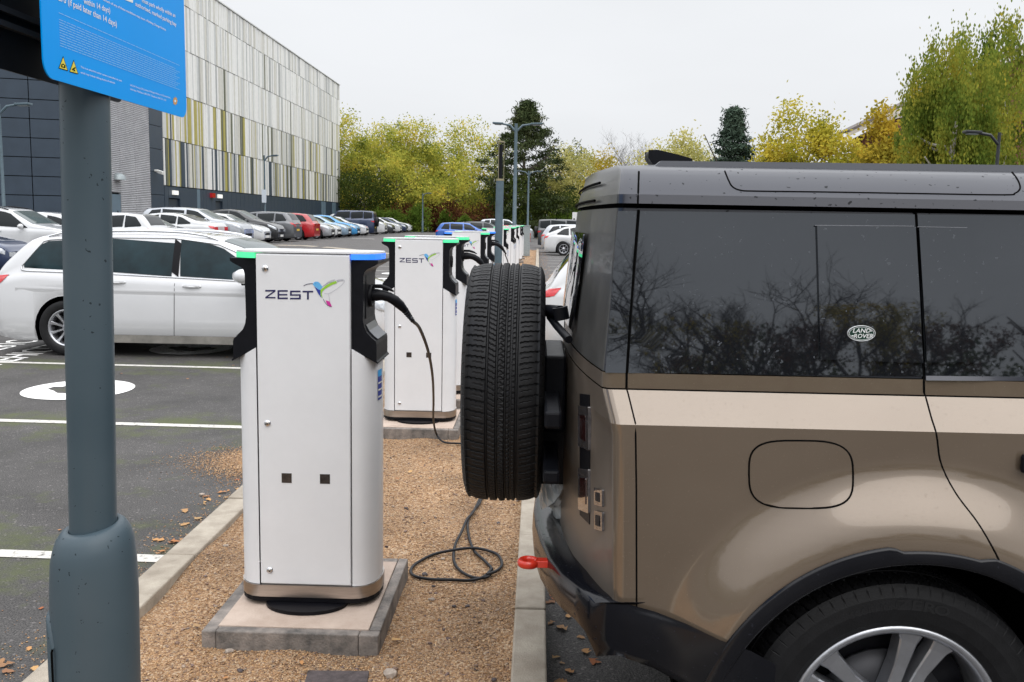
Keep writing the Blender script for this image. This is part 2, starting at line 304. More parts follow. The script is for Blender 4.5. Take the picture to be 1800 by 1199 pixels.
# pebbles, leaves
def rocks(n,X,Y,zf,s0,s1,name,mat,flat=.6,rs=rs):
    base=np.array([(-1,-1,-.6),(1,-1,-.6),(1,1,-.6),(-1,1,-.6),(-.8,-.8,.7),(.8,-.8,.7),(.8,.8,.7),(-.8,.8,.7)],float)*.6
    q=np.array([(0,3,2,1),(4,5,6,7),(0,1,5,4),(1,2,6,5),(2,3,7,6),(3,0,4,7)])
    sz=(s0+(s1-s0)*rs.rand(n)**2.2)/2
    a=rs.rand(n)*6.283; V=base[None]+rs.uniform(-.28,.28,(n,8,3)); V*= (sz[:,None]*np.array([1,1,1]))[:,None,:]
    V[:,:,0]*=rs.uniform(.85,1.2,(n,1)); V[:,:,2]*=flat
    tx=rs.uniform(-.5,.5,n)[:,None]; V[:,:,2]+=V[:,:,0]*tx
    c,s=np.cos(a)[:,None],np.sin(a)[:,None]; x=V[:,:,0]*c-V[:,:,1]*s; y=V[:,:,0]*s+V[:,:,1]*c
    Z=np.array([zf(float(p),float(r)) for p,r in zip(X,Y)])+sz*flat*rs.uniform(.1,.7,n)
    V=np.stack([x+X[:,None],y+Y[:,None],V[:,:,2]+Z[:,None]],-1).reshape(-1,3)
    Fq=(q[None]+np.arange(n)[:,None,None]*8).reshape(-1,4); return np_mesh(name,V,Fq,mat,smooth=False)
n=88000; Y=2.7+(9.5-2.7)*rs.rand(n)**1.8; X=rs.uniform(-1.6,-.07,n)
tag(rocks(n,X,Y,bed,.005,.0125,'gravel',M['pebble']),'loose tan pea gravel covering the raised island between the kerbs','gravel',kind='stuff')
n=900; Y=2.7+6.5*rs.rand(n)**1.6; X=rs.uniform(-1.58,-.08,n); M['chip']=islandmat('stone_chip',[(.05,.03,.035),(.3,.2,.14),(.12,.08,.08),(.4,.3,.22),(.07,.05,.05),(.25,.15,.1)])
tag(rocks(n,X,Y,bed,.012,.026,'stone_chips',M['chip']),'larger dark and pinkish stone chips mixed through the tan gravel','gravel',kind='stuff')
# oak leaf litter and spilled gravel fanning onto the tarmac
n=15000; t=rs.rand(n); X=-1.76-np.abs(rs.normal(0,.26,n)); Y=6.3+rs.normal(0,.2,n)+ (X+1.76)*-.1
X2=-1.77-np.abs(rs.normal(0,.16,1800)); Y2=rs.uniform(2.8,6.6,1800)
tag(rocks(n+1800,np.concatenate([X,X2]),np.concatenate([Y,Y2]),lambda x,y:0.001+max(0,.028*math.exp(-((y-6.4)/.3)**2-((x+1.8)/.35)**2)),.005,.013,'spilled_gravel',M['pebble']),'tan gravel spilled over the left kerb onto dark tarmac','gravel',kind='stuff')
def leaves(n,X,Y,zf,s0,s1,name,mat):
    o6=np.array([(0,-1,0),(.55,-.35,.12),(.4,.2,.2),(.75,.5,.3),(0,1,.1),(-.7,.45,.25),(-.35,.1,.1),(-.6,-.4,.2)],float)
    sz=rs.uniform(s0,s1,n)/2; a=rs.rand(n)*6.283; V=o6[None]*sz[:,None,None]*rs.uniform(.7,1.2,(n,8,3)); V[:,:,2]*=rs.uniform(.2,1.6,(n,1))
    c,s=np.cos(a)[:,None],np.sin(a)[:,None]; x=V[:,:,0]*c-V[:,:,1]*s; y=V[:,:,0]*s+V[:,:,1]*c
    Z=np.array([zf(float(p),float(r)) for p,r in zip(X,Y)])+.004
    V=np.stack([x+X[:,None],y+Y[:,None],V[:,:,2]+Z[:,None]],-1).reshape(-1,3); return np_mesh(name,V,(np.arange(8)[None]+np.arange(n)[:,None]*8),mat)
gx=lambda x,y:float(g(x,y))
X=np.concatenate([rs.uniform(.07,.32,110),-1.78-np.abs(rs.normal(0,.1,60)),rs.uniform(-6,-1.8,130),rs.uniform(.1,.5,700),rs.uniform(-12.9,-9.5,260)])
Y=np.concatenate([rs.uniform(2.5,7,110),rs.uniform(2.5,6,60),rs.uniform(3.5,30,130),rs.uniform(20,60,700),rs.normal(44,4,260)])
tag(leaves(len(X),X,Y,gx,.022,.07,'fallen_leaves',M['deadleaf']),'brown autumn leaves scattered along the kerbs and over the tarmac','leaves',kind='stuff')
X=rs.uniform(-1.5,-.1,45); Y=rs.uniform(3,9,45); tag(leaves(45,X,Y,lambda x,y:bed(x,y)+.008,.02,.045,'leaf_litter',M['deadleaf']),'small dry leaves lying on the tan gravel','leaves',kind='stuff')
X=rs.uniform(-1.5,-.1,1500); Y=rs.uniform(15,55,1500); tag(leaves(1500,X,Y,lambda x,y:bed(x,y)+.008,.05,.09,'leaf_drift',M['deadleaf']),'rusty leaves lying thick on the far end of the gravel island','leaves',kind='stuff')
# kerbs
def kerb(name,x0,x1,z0,z1,y0=-1,y1=56):
    mb=MB(); y=y0; L_=.915
    while y<y1:
        mb.box(x0,x1,y+.003,y+L_-.003,z0+rnd.uniform(-.002,.002),z1+rnd.uniform(-.003,.003)); y+=L_
    tag(mb.build(name,M['kerb'],bevel=.008),None,None,kind='structure')
kerb('kerb',-.062,.065,-.2,.118,y0=-1.8); kerb('kerb',-1.755,-1.61,-.2,.085,y0=-1.2)
# moss tufts on left kerb
moss=pm('moss',(.12,.2,.03),.9,var=.4,vs=60,bump=.5,bs=200)
# bay lines
mb=MB()
def strip(mb,x0,x1,y0,y1,dz=.004,n=None,yshift=0,mi=0):
    n=n or max(1,int(abs(x1-x0)/1.2)); m=max(1,int(abs(y1-y0)/2)); 
    mb.grid([[(x0+(x1-x0)*i/n,(y0+(y1-y0)*j/m)+yshift*i/n,float(g(x0+(x1-x0)*i/n,y0+(y1-y0)*j/m))+dz) for j in range(m+1)] for i in range(n+1)],mi)
for k in range(-2,14):
    y=4.38+2.95*k; strip(mb,-1.77,-6.9,y,y+.1,yshift=.1)
for k in range(0,17):
    y=4.85+2.972*k; strip(mb,.42 if k>1 else .1,5.2,y-.05,y+.05)
for k in range(-2,30): y=23.2+2.95*k; strip(mb,-13.1,-17.5,y,y+.1)
strip(mb,-12.3,-7.5,62,62.4,); 
tag(mb.build('bay_lines',M['line']),None,None,kind='structure')
mb=MB(); strip(mb,-12.2,-3.2,43.0,44.2,dz=.006,yshift=1.5); tag(mb.build('concrete_channel',M['kerb']),None,None,kind='structure')
# EV bay roundels with a car and plug left bare
def roundel(mb,cx,cy):
    car=[(-.3,-.1),(-.3,.02),(-.2,.1),(-.1,.22),(.12,.22),(.2,.1),(.3,.06),(.31,-.1),(.22,-.1),(.2,-.17),(.12,-.17),(.1,-.1),(-.1,-.1),(-.12,-.17),(-.2,-.17),(-.22,-.1)]
    n=96; inn=[]
    for k in range(n):
        a=2*math.pi*k/n; d=(math.cos(a),math.sin(a)); best=.05
        for i in range(len(car)):
            (x1,y1),(x2,y2)=car[i],car[(i+1)%len(car)]
            ex,ey=x2-x1,y2-y1; det=d[0]*(-ey)+ex*d[1]
            if abs(det)<1e-9: continue
            t=(x1*(-ey)+ex*y1)/det; u=(d[0]*y1-d[1]*x1)/det
            if t>0 and 0<=u<=1: best=max(best,t)
        inn.append((cx+d[0]*best,cy-d[1]*best))
    out=[(cx+.5*math.cos(2*math.pi*k/n),cy-.54*math.sin(2*math.pi*k/n)) for k in range(n)]
    mb.grid([[(*p,gx(*p)+.005) for p in out],[(*p,gx(*p)+.005) for p in inn]],closev=True,sm=False)
mb=MB()
for k in range(-1,12): roundel(mb,-4.42,8.86+2.97*k)
# lettering beyond the roundels, partly seen by the white estate
for k in (1,2):
    y0=11.45+2.97*(k-1)
    text_into(mb,'ELECTRIC',.62,lambda u,v,y0=y0:(-7.0+.9*v+.0*u,y0-1.2+.75*u,gx(-6,y0)+.005),bold=.004)
    text_into(mb,'VEHICLES',.62,lambda u,v,y0=y0:(-6.35+.9*v,y0-1.25+.75*u,gx(-6,y0)+.005),bold=.004)
for k in range(3,10): 
    y0=8.86+2.97*k; strip(mb,-2.9,-2.3,y0-.5,y0-.35,.005); strip(mb,-2.9,-2.3,y0,y0+.12,.005)
tag(mb.build('bay_symbols',M['white']),None,None,kind='structure')
# individual stones on the gravel
stone=pm('pale_stone',(.36,.3,.25),.85,var=.3,vs=25,bump=.4,bs=90); dstone=pm('dark_stone',(.07,.055,.055),.8,var=.4,vs=30,bump=.4,bs=90)
def rock(name,x,y,z,s,mat,label,flat=.6,seed=1):
    r_=random.Random(seed); import bmesh; bm=bmesh.new(); bmesh.ops.create_icosphere(bm,subdivisions=2,radius=s)
    for v in bm.verts:
        f=1+.22*math.sin(v.co.x/s*3+seed)+.2*math.cos(v.co.y/s*2.3+seed*2)+r_.uniform(-.08,.08); v.co=Vector((v.co.x*f*1.25,v.co.y*f,v.co.z*flat*f))
    me=bpy.data.meshes.new(name); bm.to_mesh(me); bm.free(); me.materials.append(mat); o=bpy.data.objects.new(name,me); COL.objects.link(o); o.location=(x,y,z); o.rotation_euler.z=seed
    return tag(o,label,'stone','stones lying on the gravel')
for i,(px,py,s,mt,lb) in enumerate([(683,1190,.024,stone,'largest pale pinkish stone at the bottom edge of the gravel'),
  (404,1146,.014,stone,'grey rounded stone just in front of the nearest plinth, left part'),(758,1050,.011,stone,'tan stone right of the nearest plinth corner'),
  (822,1063,.009,dstone,'small black stone lying rightmost beside two reddish ones'),(746,1002,.014,dstone,'dark stone inside the left end of the cable loop'),
  (713,886,.009,dstone,'black stone midway along the gravel above the cable coil'),(867,1188,.010,dstone,'purplish stone near the bottom by the right kerb'),
  (397,960,.011,stone,'grey stone left of the nearest charger base'),(798,1063,.009,dstone,'reddish brown stone beside the small black one'),(640,1160,.0001,dstone,None),
  (876,915,.011,dstone,'dark stone close to the right kerb under the spare wheel'),(421,1180,.01,dstone,'black chip at bottom left of the gravel'),(778,973,.009,stone,'white pebble inside the cable coil'),
  (762,1026,.008,dstone,'dark pebble just below the cable coil')]):
    if lb is None: continue
    p=atZ(px,py,.06); rock('stone',p.x,p.y,bed(p.x,p.y)+s*.45,s,mt,lb,seed=i+1)
p=atZ(585,1192,.055); mb=MB(); mb.obox((p.x+.02,p.y-.02,.062),.22,.09,.02,Euler((0.02,.03,.1)))
tag(mb.build('slate_offcut',dstone,bevel=.003),'flat dark slab half buried in gravel at the bottom of the frame','slab')
p=atZ(255,855,.0); 
for i,(px,py) in enumerate(((354,872),)):
    p=atZ(px,py,0); rock('stone',p.x,p.y,.01,.014,stone,'grey pebble alone on the tarmac left of the kerb',seed=31)
# ------------------------------------------------------------------ chargers
CX0,CYC,ZB=-.905,3.76,.135
def stad(hw,hd,flat,n=8,grow=0):
    pts=[]
    for sx,a0 in ((1,-90),(-1,90)):
        for k in range(n+1):
            a=R(a0+180*k/n); pts.append((sx*(flat)+math.cos(a)*(hw-flat+grow),math.copysign(abs(math.sin(a))**.8,math.sin(a))*(hd+grow)))
    return pts
def loop_prism(mb,pts,z0,z1,mi=0,sm=False): return mb.prism(pts,lambda p:(p[0],p[1],z0),lambda p:(p[0],p[1],z1),mi,sm)
birdcols={'lightblue':(.12,.42,.75),'deepblue':(.02,.04,.3),'green':(.28,.55,.04),'magenta':(.6,.02,.3),'grey':(.42,.42,.46),'ink':(.02,.02,.07)}
for k,c in birdcols.items(): M['b_'+k]=pm('print_'+k,c,.5)
def logo_mesh():
    yl=-.1563
    def q(x,y): v=atY(390+x/5,400+y/5,CYC-.155); return (v.x-CX0,yl,v.z-ZB)
    bm_=MB()
    def strokes(poly,mi=0,d=0):
        v=[q(*p) for p in poly]; v=[(a,b-d,c) for a,b,c in v]; bm_.add(v,[tuple(range(len(v)))],mi)
    # wide technical capitals
    T=14; y0,y1=548,632
    strokes([(382,y0),(472,y0),(472,y0+T),(382,y0+T)]); strokes([(382,y1-10-T+2),(472,y1-10-T+2),(472,y1-10),(382,y1-10)]); strokes([(452,y0+T),(472,y0+T),(402,y1-22),(382,y1-22)])
    x0=490; strokes([(x0,y0+2),(x0+90,y0+2),(x0+90,y0+2+T),(x0,y0+2+T)]); strokes([(x0,y0+36),(x0+86,y0+36),(x0+86,y0+49),(x0,y0+49)]); strokes([(x0,y1-17),(x0+90,y1-17),(x0+90,y1-3),(x0,y1-3)]); strokes([(x0,y0+2+T),(x0+15,y0+2+T),(x0+15,y0+36),(x0,y0+36)]); strokes([(x0,y0+49),(x0+15,y0+49),(x0+15,y1-17),(x0,y1-17)])
    x0=600; strokes([(x0,y0+6),(x0+92,y0+6),(x0+92,y0+6+T),(x0,y0+6+T)]); strokes([(x0,y0+38),(x0+94,y0+38),(x0+94,y0+51),(x0,y0+51)]); strokes([(x0,y1-15),(x0+94,y1-15),(x0+94,y1-1),(x0,y1-1)]); strokes([(x0,y0+20),(x0+15,y0+20),(x0+15,y0+38),(x0,y0+38)]); strokes([(x0+79,y0+51),(x0+94,y0+51),(x0+94,y1-15),(x0+79,y1-15)])
    x0=710; strokes([(x0,y0+8),(x0+93,y0+8),(x0+93,y0+8+T),(x0,y0+8+T)]); strokes([(x0+39,y0+22),(x0+55,y0+22),(x0+55,y1+1),(x0+39,y1+1)])
    strokes([(800,500),(808,484),(822,475),(845,476),(862,488),(872,505),(886,520),(866,548),(850,545),(826,524),(812,515)],1)
    strokes([(812,518),(850,546),(868,549),(866,588),(876,618),(850,585),(826,540)],2)
    strokes([(868,549),(915,508),(960,484),(1005,469),(1011,488),(960,508),(905,540),(884,562),(878,585),(888,622),(870,598)],3)
    strokes([(912,638),(948,650),(969,698),(945,695),(925,672)],4)
    def line(pts,wd=4,mi=5,d=.0003):
        for (ax,ay),(bx,by) in zip(pts,pts[1:]):
            l=math.hypot(bx-ax,by-ay) or 1; nx,ny=-(by-ay)/l*wd/2,(bx-ax)/l*wd/2; strokes([(ax+nx,ay+ny),(bx+nx,by+ny),(bx-nx,by-ny),(ax-nx,ay-ny)],mi,d)
    line([(720,511),(748,499),(775,494),(802,494)],6,6); line([(886,520),(930,481),(960,465),(992,457),(1000,468)],3); line([(1006,468),(1030,457),(1060,455),(1078,464),(1076,480),(1050,510),(1000,548),(960,572),(930,583),(900,578)],3)
    line([(892,514),(935,486),(990,466)],6); line([(938,584),(944,615),(950,650)],3); line([(892,628),(905,655),(928,684),(966,698)],4,6); strokes([(1012,466),(1060,459),(1074,470),(1040,470),(1014,480)],5); line([(824,493),(828,493)],5,2)
    return bm_
C0=thing('ev_charger','nearest white charger with green light left, blue light right and hummingbird logo','ev charger',(CX0,CYC,ZB),'white electric vehicle chargers along the gravel island',local=True)
def lz(z): return z-ZB
mb=MB(); mb.box(-.183,.183,-.148,.148,lz(.222),lz(1.553))
for sx in (1,-1):
    P=[]
    for k in range(13):
        a=R(-90+180*k/12); x=.188+math.cos(a)*.094; y=math.copysign(abs(math.sin(a))**.75,math.sin(a))*.15
        zt=1.185-(x-.188)/.094*.056; P.append([(sx*x,y,lz(.222)),(sx*x,y,lz(zt))])
    mb.grid(P); mb.add([p[1] for p in P],[tuple(range(13))])
mb.build('casing',M['charger'],C0,bevel=.003)
mb=MB(); mb.box(-.1815,.1815,-.155,-.15,lz(.2275),lz(1.549)); door=mb.build('door',M['charger'],C0,bevel=.002)
logo_mesh().build('logo',[M['navy'],M['b_lightblue'],M['b_deepblue'],M['b_green'],M['b_magenta'],M['b_grey'],M['b_ink']],door,recalc=False)
for z in (1.495,.885,.282):
    mb=MB(); mb.lathe([(0,-.003),(.008,-.003),(.0125,-.001),(.0135,.003)],(-.145,-.158,lz(z)),'y',20,0); mb.lathe([(0,-.0042),(.0065,-.0042),(.007,-.003)],(-.145,-.158,lz(z)),'y',12,1); mb.box(-.1465,-.1435,-.1628,-.1622,lz(z)-.004,lz(z)+.004,2)
    mb.build('lock',[M['chrome'],M['steel'],M['seam']],door)
wm=pm('meter_window',(.035,.028,.025),.15,var=.6,vs=60)
for x in (-.072,.081):
    mb=MB(); mb.box(x-.02,x+.02,-.1562,-.155,lz(.665)-.0195,lz(.665)+.0195); mb.build('meter_window',wm,door)
HP=[(.187,1.5325),(.29,1.5325),(.288,1.52),(.276,1.512),(.262,1.505),(.246,1.497),(.236,1.486),(.232,1.47),(.23,1.30),(.234,1.275),(.244,1.252),(.262,1.232),(.28,1.217),(.283,1.205),(.283,1.138),(.289,1.134),(.289,1.127),(.187,1.183)]
for sx in (1,-1):
    mb=MB()
    mb.prism(HP,lambda p:(sx*p[0],-.135,lz(p[1])),lambda p:(sx*p[0],.135,lz(p[1])))
    hd=mb.build('connector_bay',M['blackp'],C0,bevel=.006,seg=3)
    mb=MB(); mb.box(sx*.231,sx*.2335,-.085,.085,lz(1.30),lz(1.475)) ; mb.lathe([(.045,.0),(.045,.012),(.036,.012),(.036,.004),(0,.004)],(sx*.2335 if sx>0 else -.2455,0,lz(1.385)),'x',24); mb.build('socket',M['trim'],hd)
    mb=MB(); mb.prism([(.234,1.2762),(.247,1.2532),(.265,1.2342),(.281,1.2205),(.262,1.2322),(.244,1.2522)],lambda p:(sx*p[0]+sx*.002,-.1,lz(p[1])+.002),lambda p:(sx*p[0]+sx*.002,.1,lz(p[1])+.002)); mb.build('ledge',pm('shiny_grey_plastic',(.09,.095,.11),.3) if sx>0 else M['blackp'],hd)  # ledge is lighter grey on the right side, black on the left
    P=[(x,y) for x,y in stad(.2925,.152,.187,10) if x>0]; P=[(.186,-.151)]+P[:]+[(.186,.151)]
    mb=MB(); loop_prism(mb,[(sx*x,y) for x,y in P],lz(1.534),lz(1.5555)); lt=mb.build('status_light',M['blueled'] if sx>0 else M['greenled'],C0,bevel=.003)
    if sx>0: LR=lt
    else: LL=lt
mb=MB(); loop_prism(mb,stad(.291,.153,.187,10),lz(1.5562),lz(1.5632)); mb.build('top_cap',M['charger'],C0,bevel=.003)
mb=MB(); loop_prism(mb,stad(.288,.158,.187,10),lz(.172),lz(.2205),0,True); mb.build('steel_skirt',M['steel'],C0)
mb=MB(); loop_prism(mb,stad(.286,.155,.187,10),lz(.152),lz(.171)); mb.build('plinth_seal',M['trim'],C0)
mb=MB(); pts=[(.165*math.cos(R(a)),-.13-.12*math.sin(R(a))) for a in range(0,181,10)]; loop_prism(mb,pts,lz(.1365),lz(.150)); mb.build('rubber_mat',M['trim'],C0)
mb=MB(); 
for k in range(2):
    a0,a1=R(-20+k*9),R(-20+(k+1)*9); 
    f=lambda a:(.188+math.cos(a)*.0955,math.copysign(abs(math.sin(a))**.75,math.sin(a))*.1515)
    (xa,ya),(xb,yb)=f(a0),f(a1)
    mb.add([(xa,ya,lz(.97)),(xb,yb,lz(.97)),(xb,yb,lz(1.065)),(xa,ya,lz(1.065))],[(0,1,2,3)],0); mb.add([(xa,ya,lz(1.0652)),(xb,yb,lz(1.0652)),(xb,yb,lz(1.092)),(xa,ya,lz(1.092))],[(0,1,2,3)],1)
    for j in range(3): mb.add([(xa+.0012,ya,lz(.98+.028*j)),(xb+.0012,yb,lz(.98+.028*j)),(xb+.0012,yb,lz(.987+.028*j)),(xa+.0012,ya,lz(.987+.028*j))],[(0,1,2,3)],2)
mb.build('instruction_label',[M['b_deepblue'],pm('cyan_print',(.03,.35,.75),.5),M['platew']],C0,recalc=False)
index_children(C0)
# plinth
PL=thing('charger_plinth','nearest tan concrete plinth edged in dark slabs under the charger with the blue light','plinth',(CX0,CYC,0),'concrete plinths set in the gravel',local=True)
mb=MB(); mb.box(-.29,.29,-.352,.37,.0,.1345); mb.build('slab',M['slab'],PL,bevel=.003)
mb=MB(); 
mb.box(-.285,.258,-.4,-.354,.0,.132); mb.box(-.34,-.2865,-.4,.42,.0,.1305); mb.box(.2595,.335,-.4,-.354,.0,.1312); mb.box(.292,.335,-.352,.42,0,.1325); mb.box(-.285,.29,.3715,.42,0,.132)
mb.build('edging',M['slabedge'],PL,bevel=.005); index_children(PL)
charY=[3.76,7.33,8.53,12.2,13.5,20.2,25.4,26.7,31.6,38.5,42.0]
ord_=['','second white charger from the camera, green lights at both ends and full logo','third white charger, close behind the second, green lights and a cable plugged in','fourth white charger, with blue light at its left end and half hidden logo','fifth white charger, with a blue tipped light beside the thin grey post','sixth white charger, showing over the fifth one left of the thin grey post','seventh white charger along the island','eighth white charger, close behind the seventh','ninth white charger, third from the grey cabinet','tenth white charger, second from the grey cabinet','farthest white charger, next to the grey cabinet']
for i,y in enumerate(charY):
    if i==0: continue
    c=copy_tree(C0); c.location=(CX0+.01*rnd.uniform(-1,1),y,ZB-.01*(i>0)); c['label']=ord_[i]
    for ch in c.children:
        if ch.name.startswith('status_light'):
            right=ch.data==LR.data; me=(LR if right else LL).data.copy(); me.materials.clear(); me.materials.append(M['blueled'] if (i,right) in ((3,False),(4,True)) else M['greenled']); ch.data=me
    p=copy_tree(PL); p.location=(CX0,y,-.008); p['label']='plinth under the '+['','second','third','fourth','fifth','sixth','seventh','eighth','ninth','tenth','farthest'][i]+' white charger from the camera'
# ------------------------------------------------------------------ cables
def spl(pts,n=8):
    pts=[Vector(p) for p in pts]; out=[]
    for i in range(len(pts)-1):
        p0,p1,p2,p3=pts[max(i-1,0)],pts[i],pts[i+1],pts[min(i+2,len(pts)-1)]
        for k in range(n):
            t=k/n; out.append(.5*((2*p1)+(-p0+p2)*t+(2*p0-5*p1+4*p2-p3)*t*t+(-p0+3*p1-3*p2+p3)*t**3))
    out.append(pts[-1]); return out
def plug(mb,p,scale=1):
    """handle leaving a right-hand socket at p, drooping to the right"""
    P=Vector(p); s=scale
    path=[P+Vector(v)*s for v in ((0,0,0),(.03,0,.002),(.06,.003,0),(.09,.008,-.008),(.12,.018,-.026),(.145,.03,-.05),(.165,.045,-.075))]
    mb.tube(path,[.03*s,.031*s,.026*s,.025*s,.026*s,.024*s,.018*s],16)
    mb.tube([P+Vector(v)*s for v in ((0,0,.045),(.05,.002,.046),(.09,.004,.034),(.115,.008,.02))],[.01*s,.011*s,.009*s,.004*s],10)
    for k in range(6):
        q=path[-1]+Vector((.007,.006,-.011))*k*s; r_=(.0185-.0014*k)*s; mb.tube([q,q+Vector((.0035,.003,-.0055))*s],r_,14)
    return path[-1]+Vector((.04,.034,-.062))*s
T=thing('charging_cable','black cable plugged into the nearest charger, lying coiled on the gravel','cable',(-.66,3.76,1.385))
mb=MB(); p0=atY(652,512,3.76); q=atY(706,538,3.86); path=None
e=plug(mb,(-.668,3.76,1.387),.80); mb.build('plug',M['blackp'],T)
G=lambda x,y,dz=.013:(lambda v:(v.x,v.y,bed(v.x,v.y)+dz))(atZ(x,y,.058))
pts=[e-Vector((.012,.01,-.02)),e,atY(738,578,4.1),atY(752,615,4.5),atY(760,658,5.0),atY(762,700,5.65),atY(762,738,6.35)]
v=Vector(G(767,774)); pts+=[v+Vector((0,0,.04)),Vector(G(780,781,.018)),Vector(G(808,784,.018)),Vector(G(850,791,.018)),Vector(G(885,815)),Vector(G(862,850)),Vector(G(845,878))]
Z=lambda x,y,dz=.013: Vector(G(330+x/2.571,750+y/2.571,dz))
pts+=[Z(1320,340),Z(1275,400),Z(1265,460),Z(1290,540),Z(1340,585),Z(1375,625),Z(1350,660,.016),Z(1290,660),Z(1230,630),Z(1203,585),Z(1208,530,.02),Z(1240,470,.02),Z(1262,425,.026),Z(1290,385,.02),Z(1318,325)]
full=spl(pts,8); mb=MB(); mb.tube(full,.0072,10)
# separate big lazy loop joined at the small one
lp=[Z(1350,655,.024),Z(1395,638,.02),Z(1420,610),Z(1405,575),Z(1360,553),Z(1290,545,.026),Z(1205,552,.026),Z(1110,566),Z(1035,600),Z(1008,635),Z(1025,665),Z(1090,684),Z(1190,688),Z(1280,678),Z(1340,660,.02),Z(1375,630,.024)]
mb.tube(spl(lp,8),.0072,10); mb.build('cable',M['rubber'],T)
for (cy,dx,lab,pl) in ((8.53,.2,'black cable plugged into the third charger, drooping behind the spare wheel',[(868,482,8.9),(885,500,9.2),(893,540,9.4)]),(13.5,.15,'thin black cable hanging from the fifth charger past the thin grey post',[(888,448,13.9),(893,462,14.3),(895,485,14.6),(895,510,14.7)])):
    T=thing('charging_cable',lab,'cable',(CX0+.235,cy,1.375)); mb=MB(); e=plug(mb,(CX0+.235,cy,1.375),1.05); mb.build('plug',M['blackp'],T)
    mb=MB(); pts=[e-Vector((.012,.01,-.02)),e]+[atY(*p) for p in pl]; l=pts[-1]; pts+=[Vector((l.x+.05,l.y+.1,.3)),Vector((l.x+.12,l.y+.1,.07))]; mb.tube(spl(pts,6),.0085,8); mb.build('cable',M['rubber'],T)
# feeder cabinet
T=thing('feeder_cabinet','pale grey metal electrical cabinet at the far end of the charger row','cabinet',(-.62,46,.05))
mb=MB(); mb.box(-1.05,-.38,45.7,46.2,.06,1.5); mb.build('casing',M['galv'],T,bevel=.01); mb=MB(); mb.box(-1.07,-.36,45.68,46.22,1.5,1.54); mb.build('lid',M['galv'],T)
mb=MB(); mb.box(-1.02,-.41,45.692,45.699,.15,1.42); mb.build('door',M['galv'],T)
# ------------------------------------------------------------------ sign post near the camera
PX,PY=-1.078,2.2
def lean(p): x,y,z=p; return (x+.019*(min(z,2.0)-.8),y,z)
T=thing('sign_post','thick grey-blue steel post with a swollen base carrying the blue parking sign','sign post',(PX,PY,.05))
drp=dropmat('weathered_post_paint',(.048,.073,.09),.4,scale=75,dark=.3,dirt=(.064,.09,.108),spec=.35,pick=.28)
mb=MB(); mb.lathe([(.0545,z) for z in (.88,1.2,1.6,2.0,2.4,2.82)]+[(0,2.82)],(PX,PY,0),'z',40); mb.v=[lean(v) for v in mb.v]; mb.build('shaft',drp,T)
mb=MB(); mb.lathe([(.056,.934),(.062,.938),(.074,.93),(.086,.912),(.094,.885),(.0985,.85),(.1005,.81),(.102,.76),(.1035,.5),(.105,.02)],(PX,PY,0),'z',48)
mb.v=[(lean(v)[0],v[1],v[2]+(.012*math.sin(math.atan2(v[1]-PY,v[0]-PX)*1+.8) if v[2]>.86 else 0)) for v in mb.v]; mb.build('base',drp,T)
mb=MB(); rows=[]
a0,a1=R(172),R(232)
for i in range(15):
    a=a0+(a1-a0)*i/14; top=.725-.07*(max(0,(i-8)/6))**2.2-.05*(max(0,(2-i)/2))**2
    rows.append([(PX+r*math.cos(a),PY+r*math.sin(a),z) for r,z in ((.102,top),(.109,top-.004),(.1115,top-.012),(.112,.4),(.112,.09))])
mb.grid(rows)
for e_ in (0,-1): mb.add([ (PX,PY,rows[e_][0][2])]+rows[e_],[(0,i,i+1) for i in range(1,5)])
d=mb.build('base_door',drp,T)
mb=MB(); mb.tube([rows[-1][k] for k in (1,2,3,4)],.0025,6); mb.build('door_gap',M['seam'],d)
# sign board behind, the shade on its back painted in as near-black
SX2=-1.128
T=thing('sign_board','dark unlit back of a sign board bolted to the far side of the post','sign',(SX2,2.0,2.0))
y0,y1=1.05,atX(215,175,SX2).y; zb=atX(110,152,SX2).z
def rr(y0,y1,z0,z1,r,n=6):
    P=[]
    for cy,cz,a in ((y1-r,z0+r,-90),(y1-r,z1-r,0),(y0+r,z1-r,90),(y0+r,z0+r,180)):
        P+=[(cy+r*math.cos(R(a+90*k/n)),cz+r*math.sin(R(a+90*k/n))) for k in range(n+1)]
    return P
darkp=pm('shaded_sign_back',(.006,.0065,.008),.55,var=.3,vs=12,spec=.3)
mb=MB(); mb.prism(rr(y0,y1,zb,zb+.75,.03),lambda p:(SX2-.002,*p),lambda p:(SX2+.002,*p)); mb.build('panel',darkp,T)
for dz in (.085,.115,.36): 
    mb=MB(); mb.box(SX2+.0025,SX2+.016,y0+.02,y1-.02,zb+dz,zb+dz+.012); mb.build('rail',pm('dark_rail',(.03,.033,.038),.4),T)
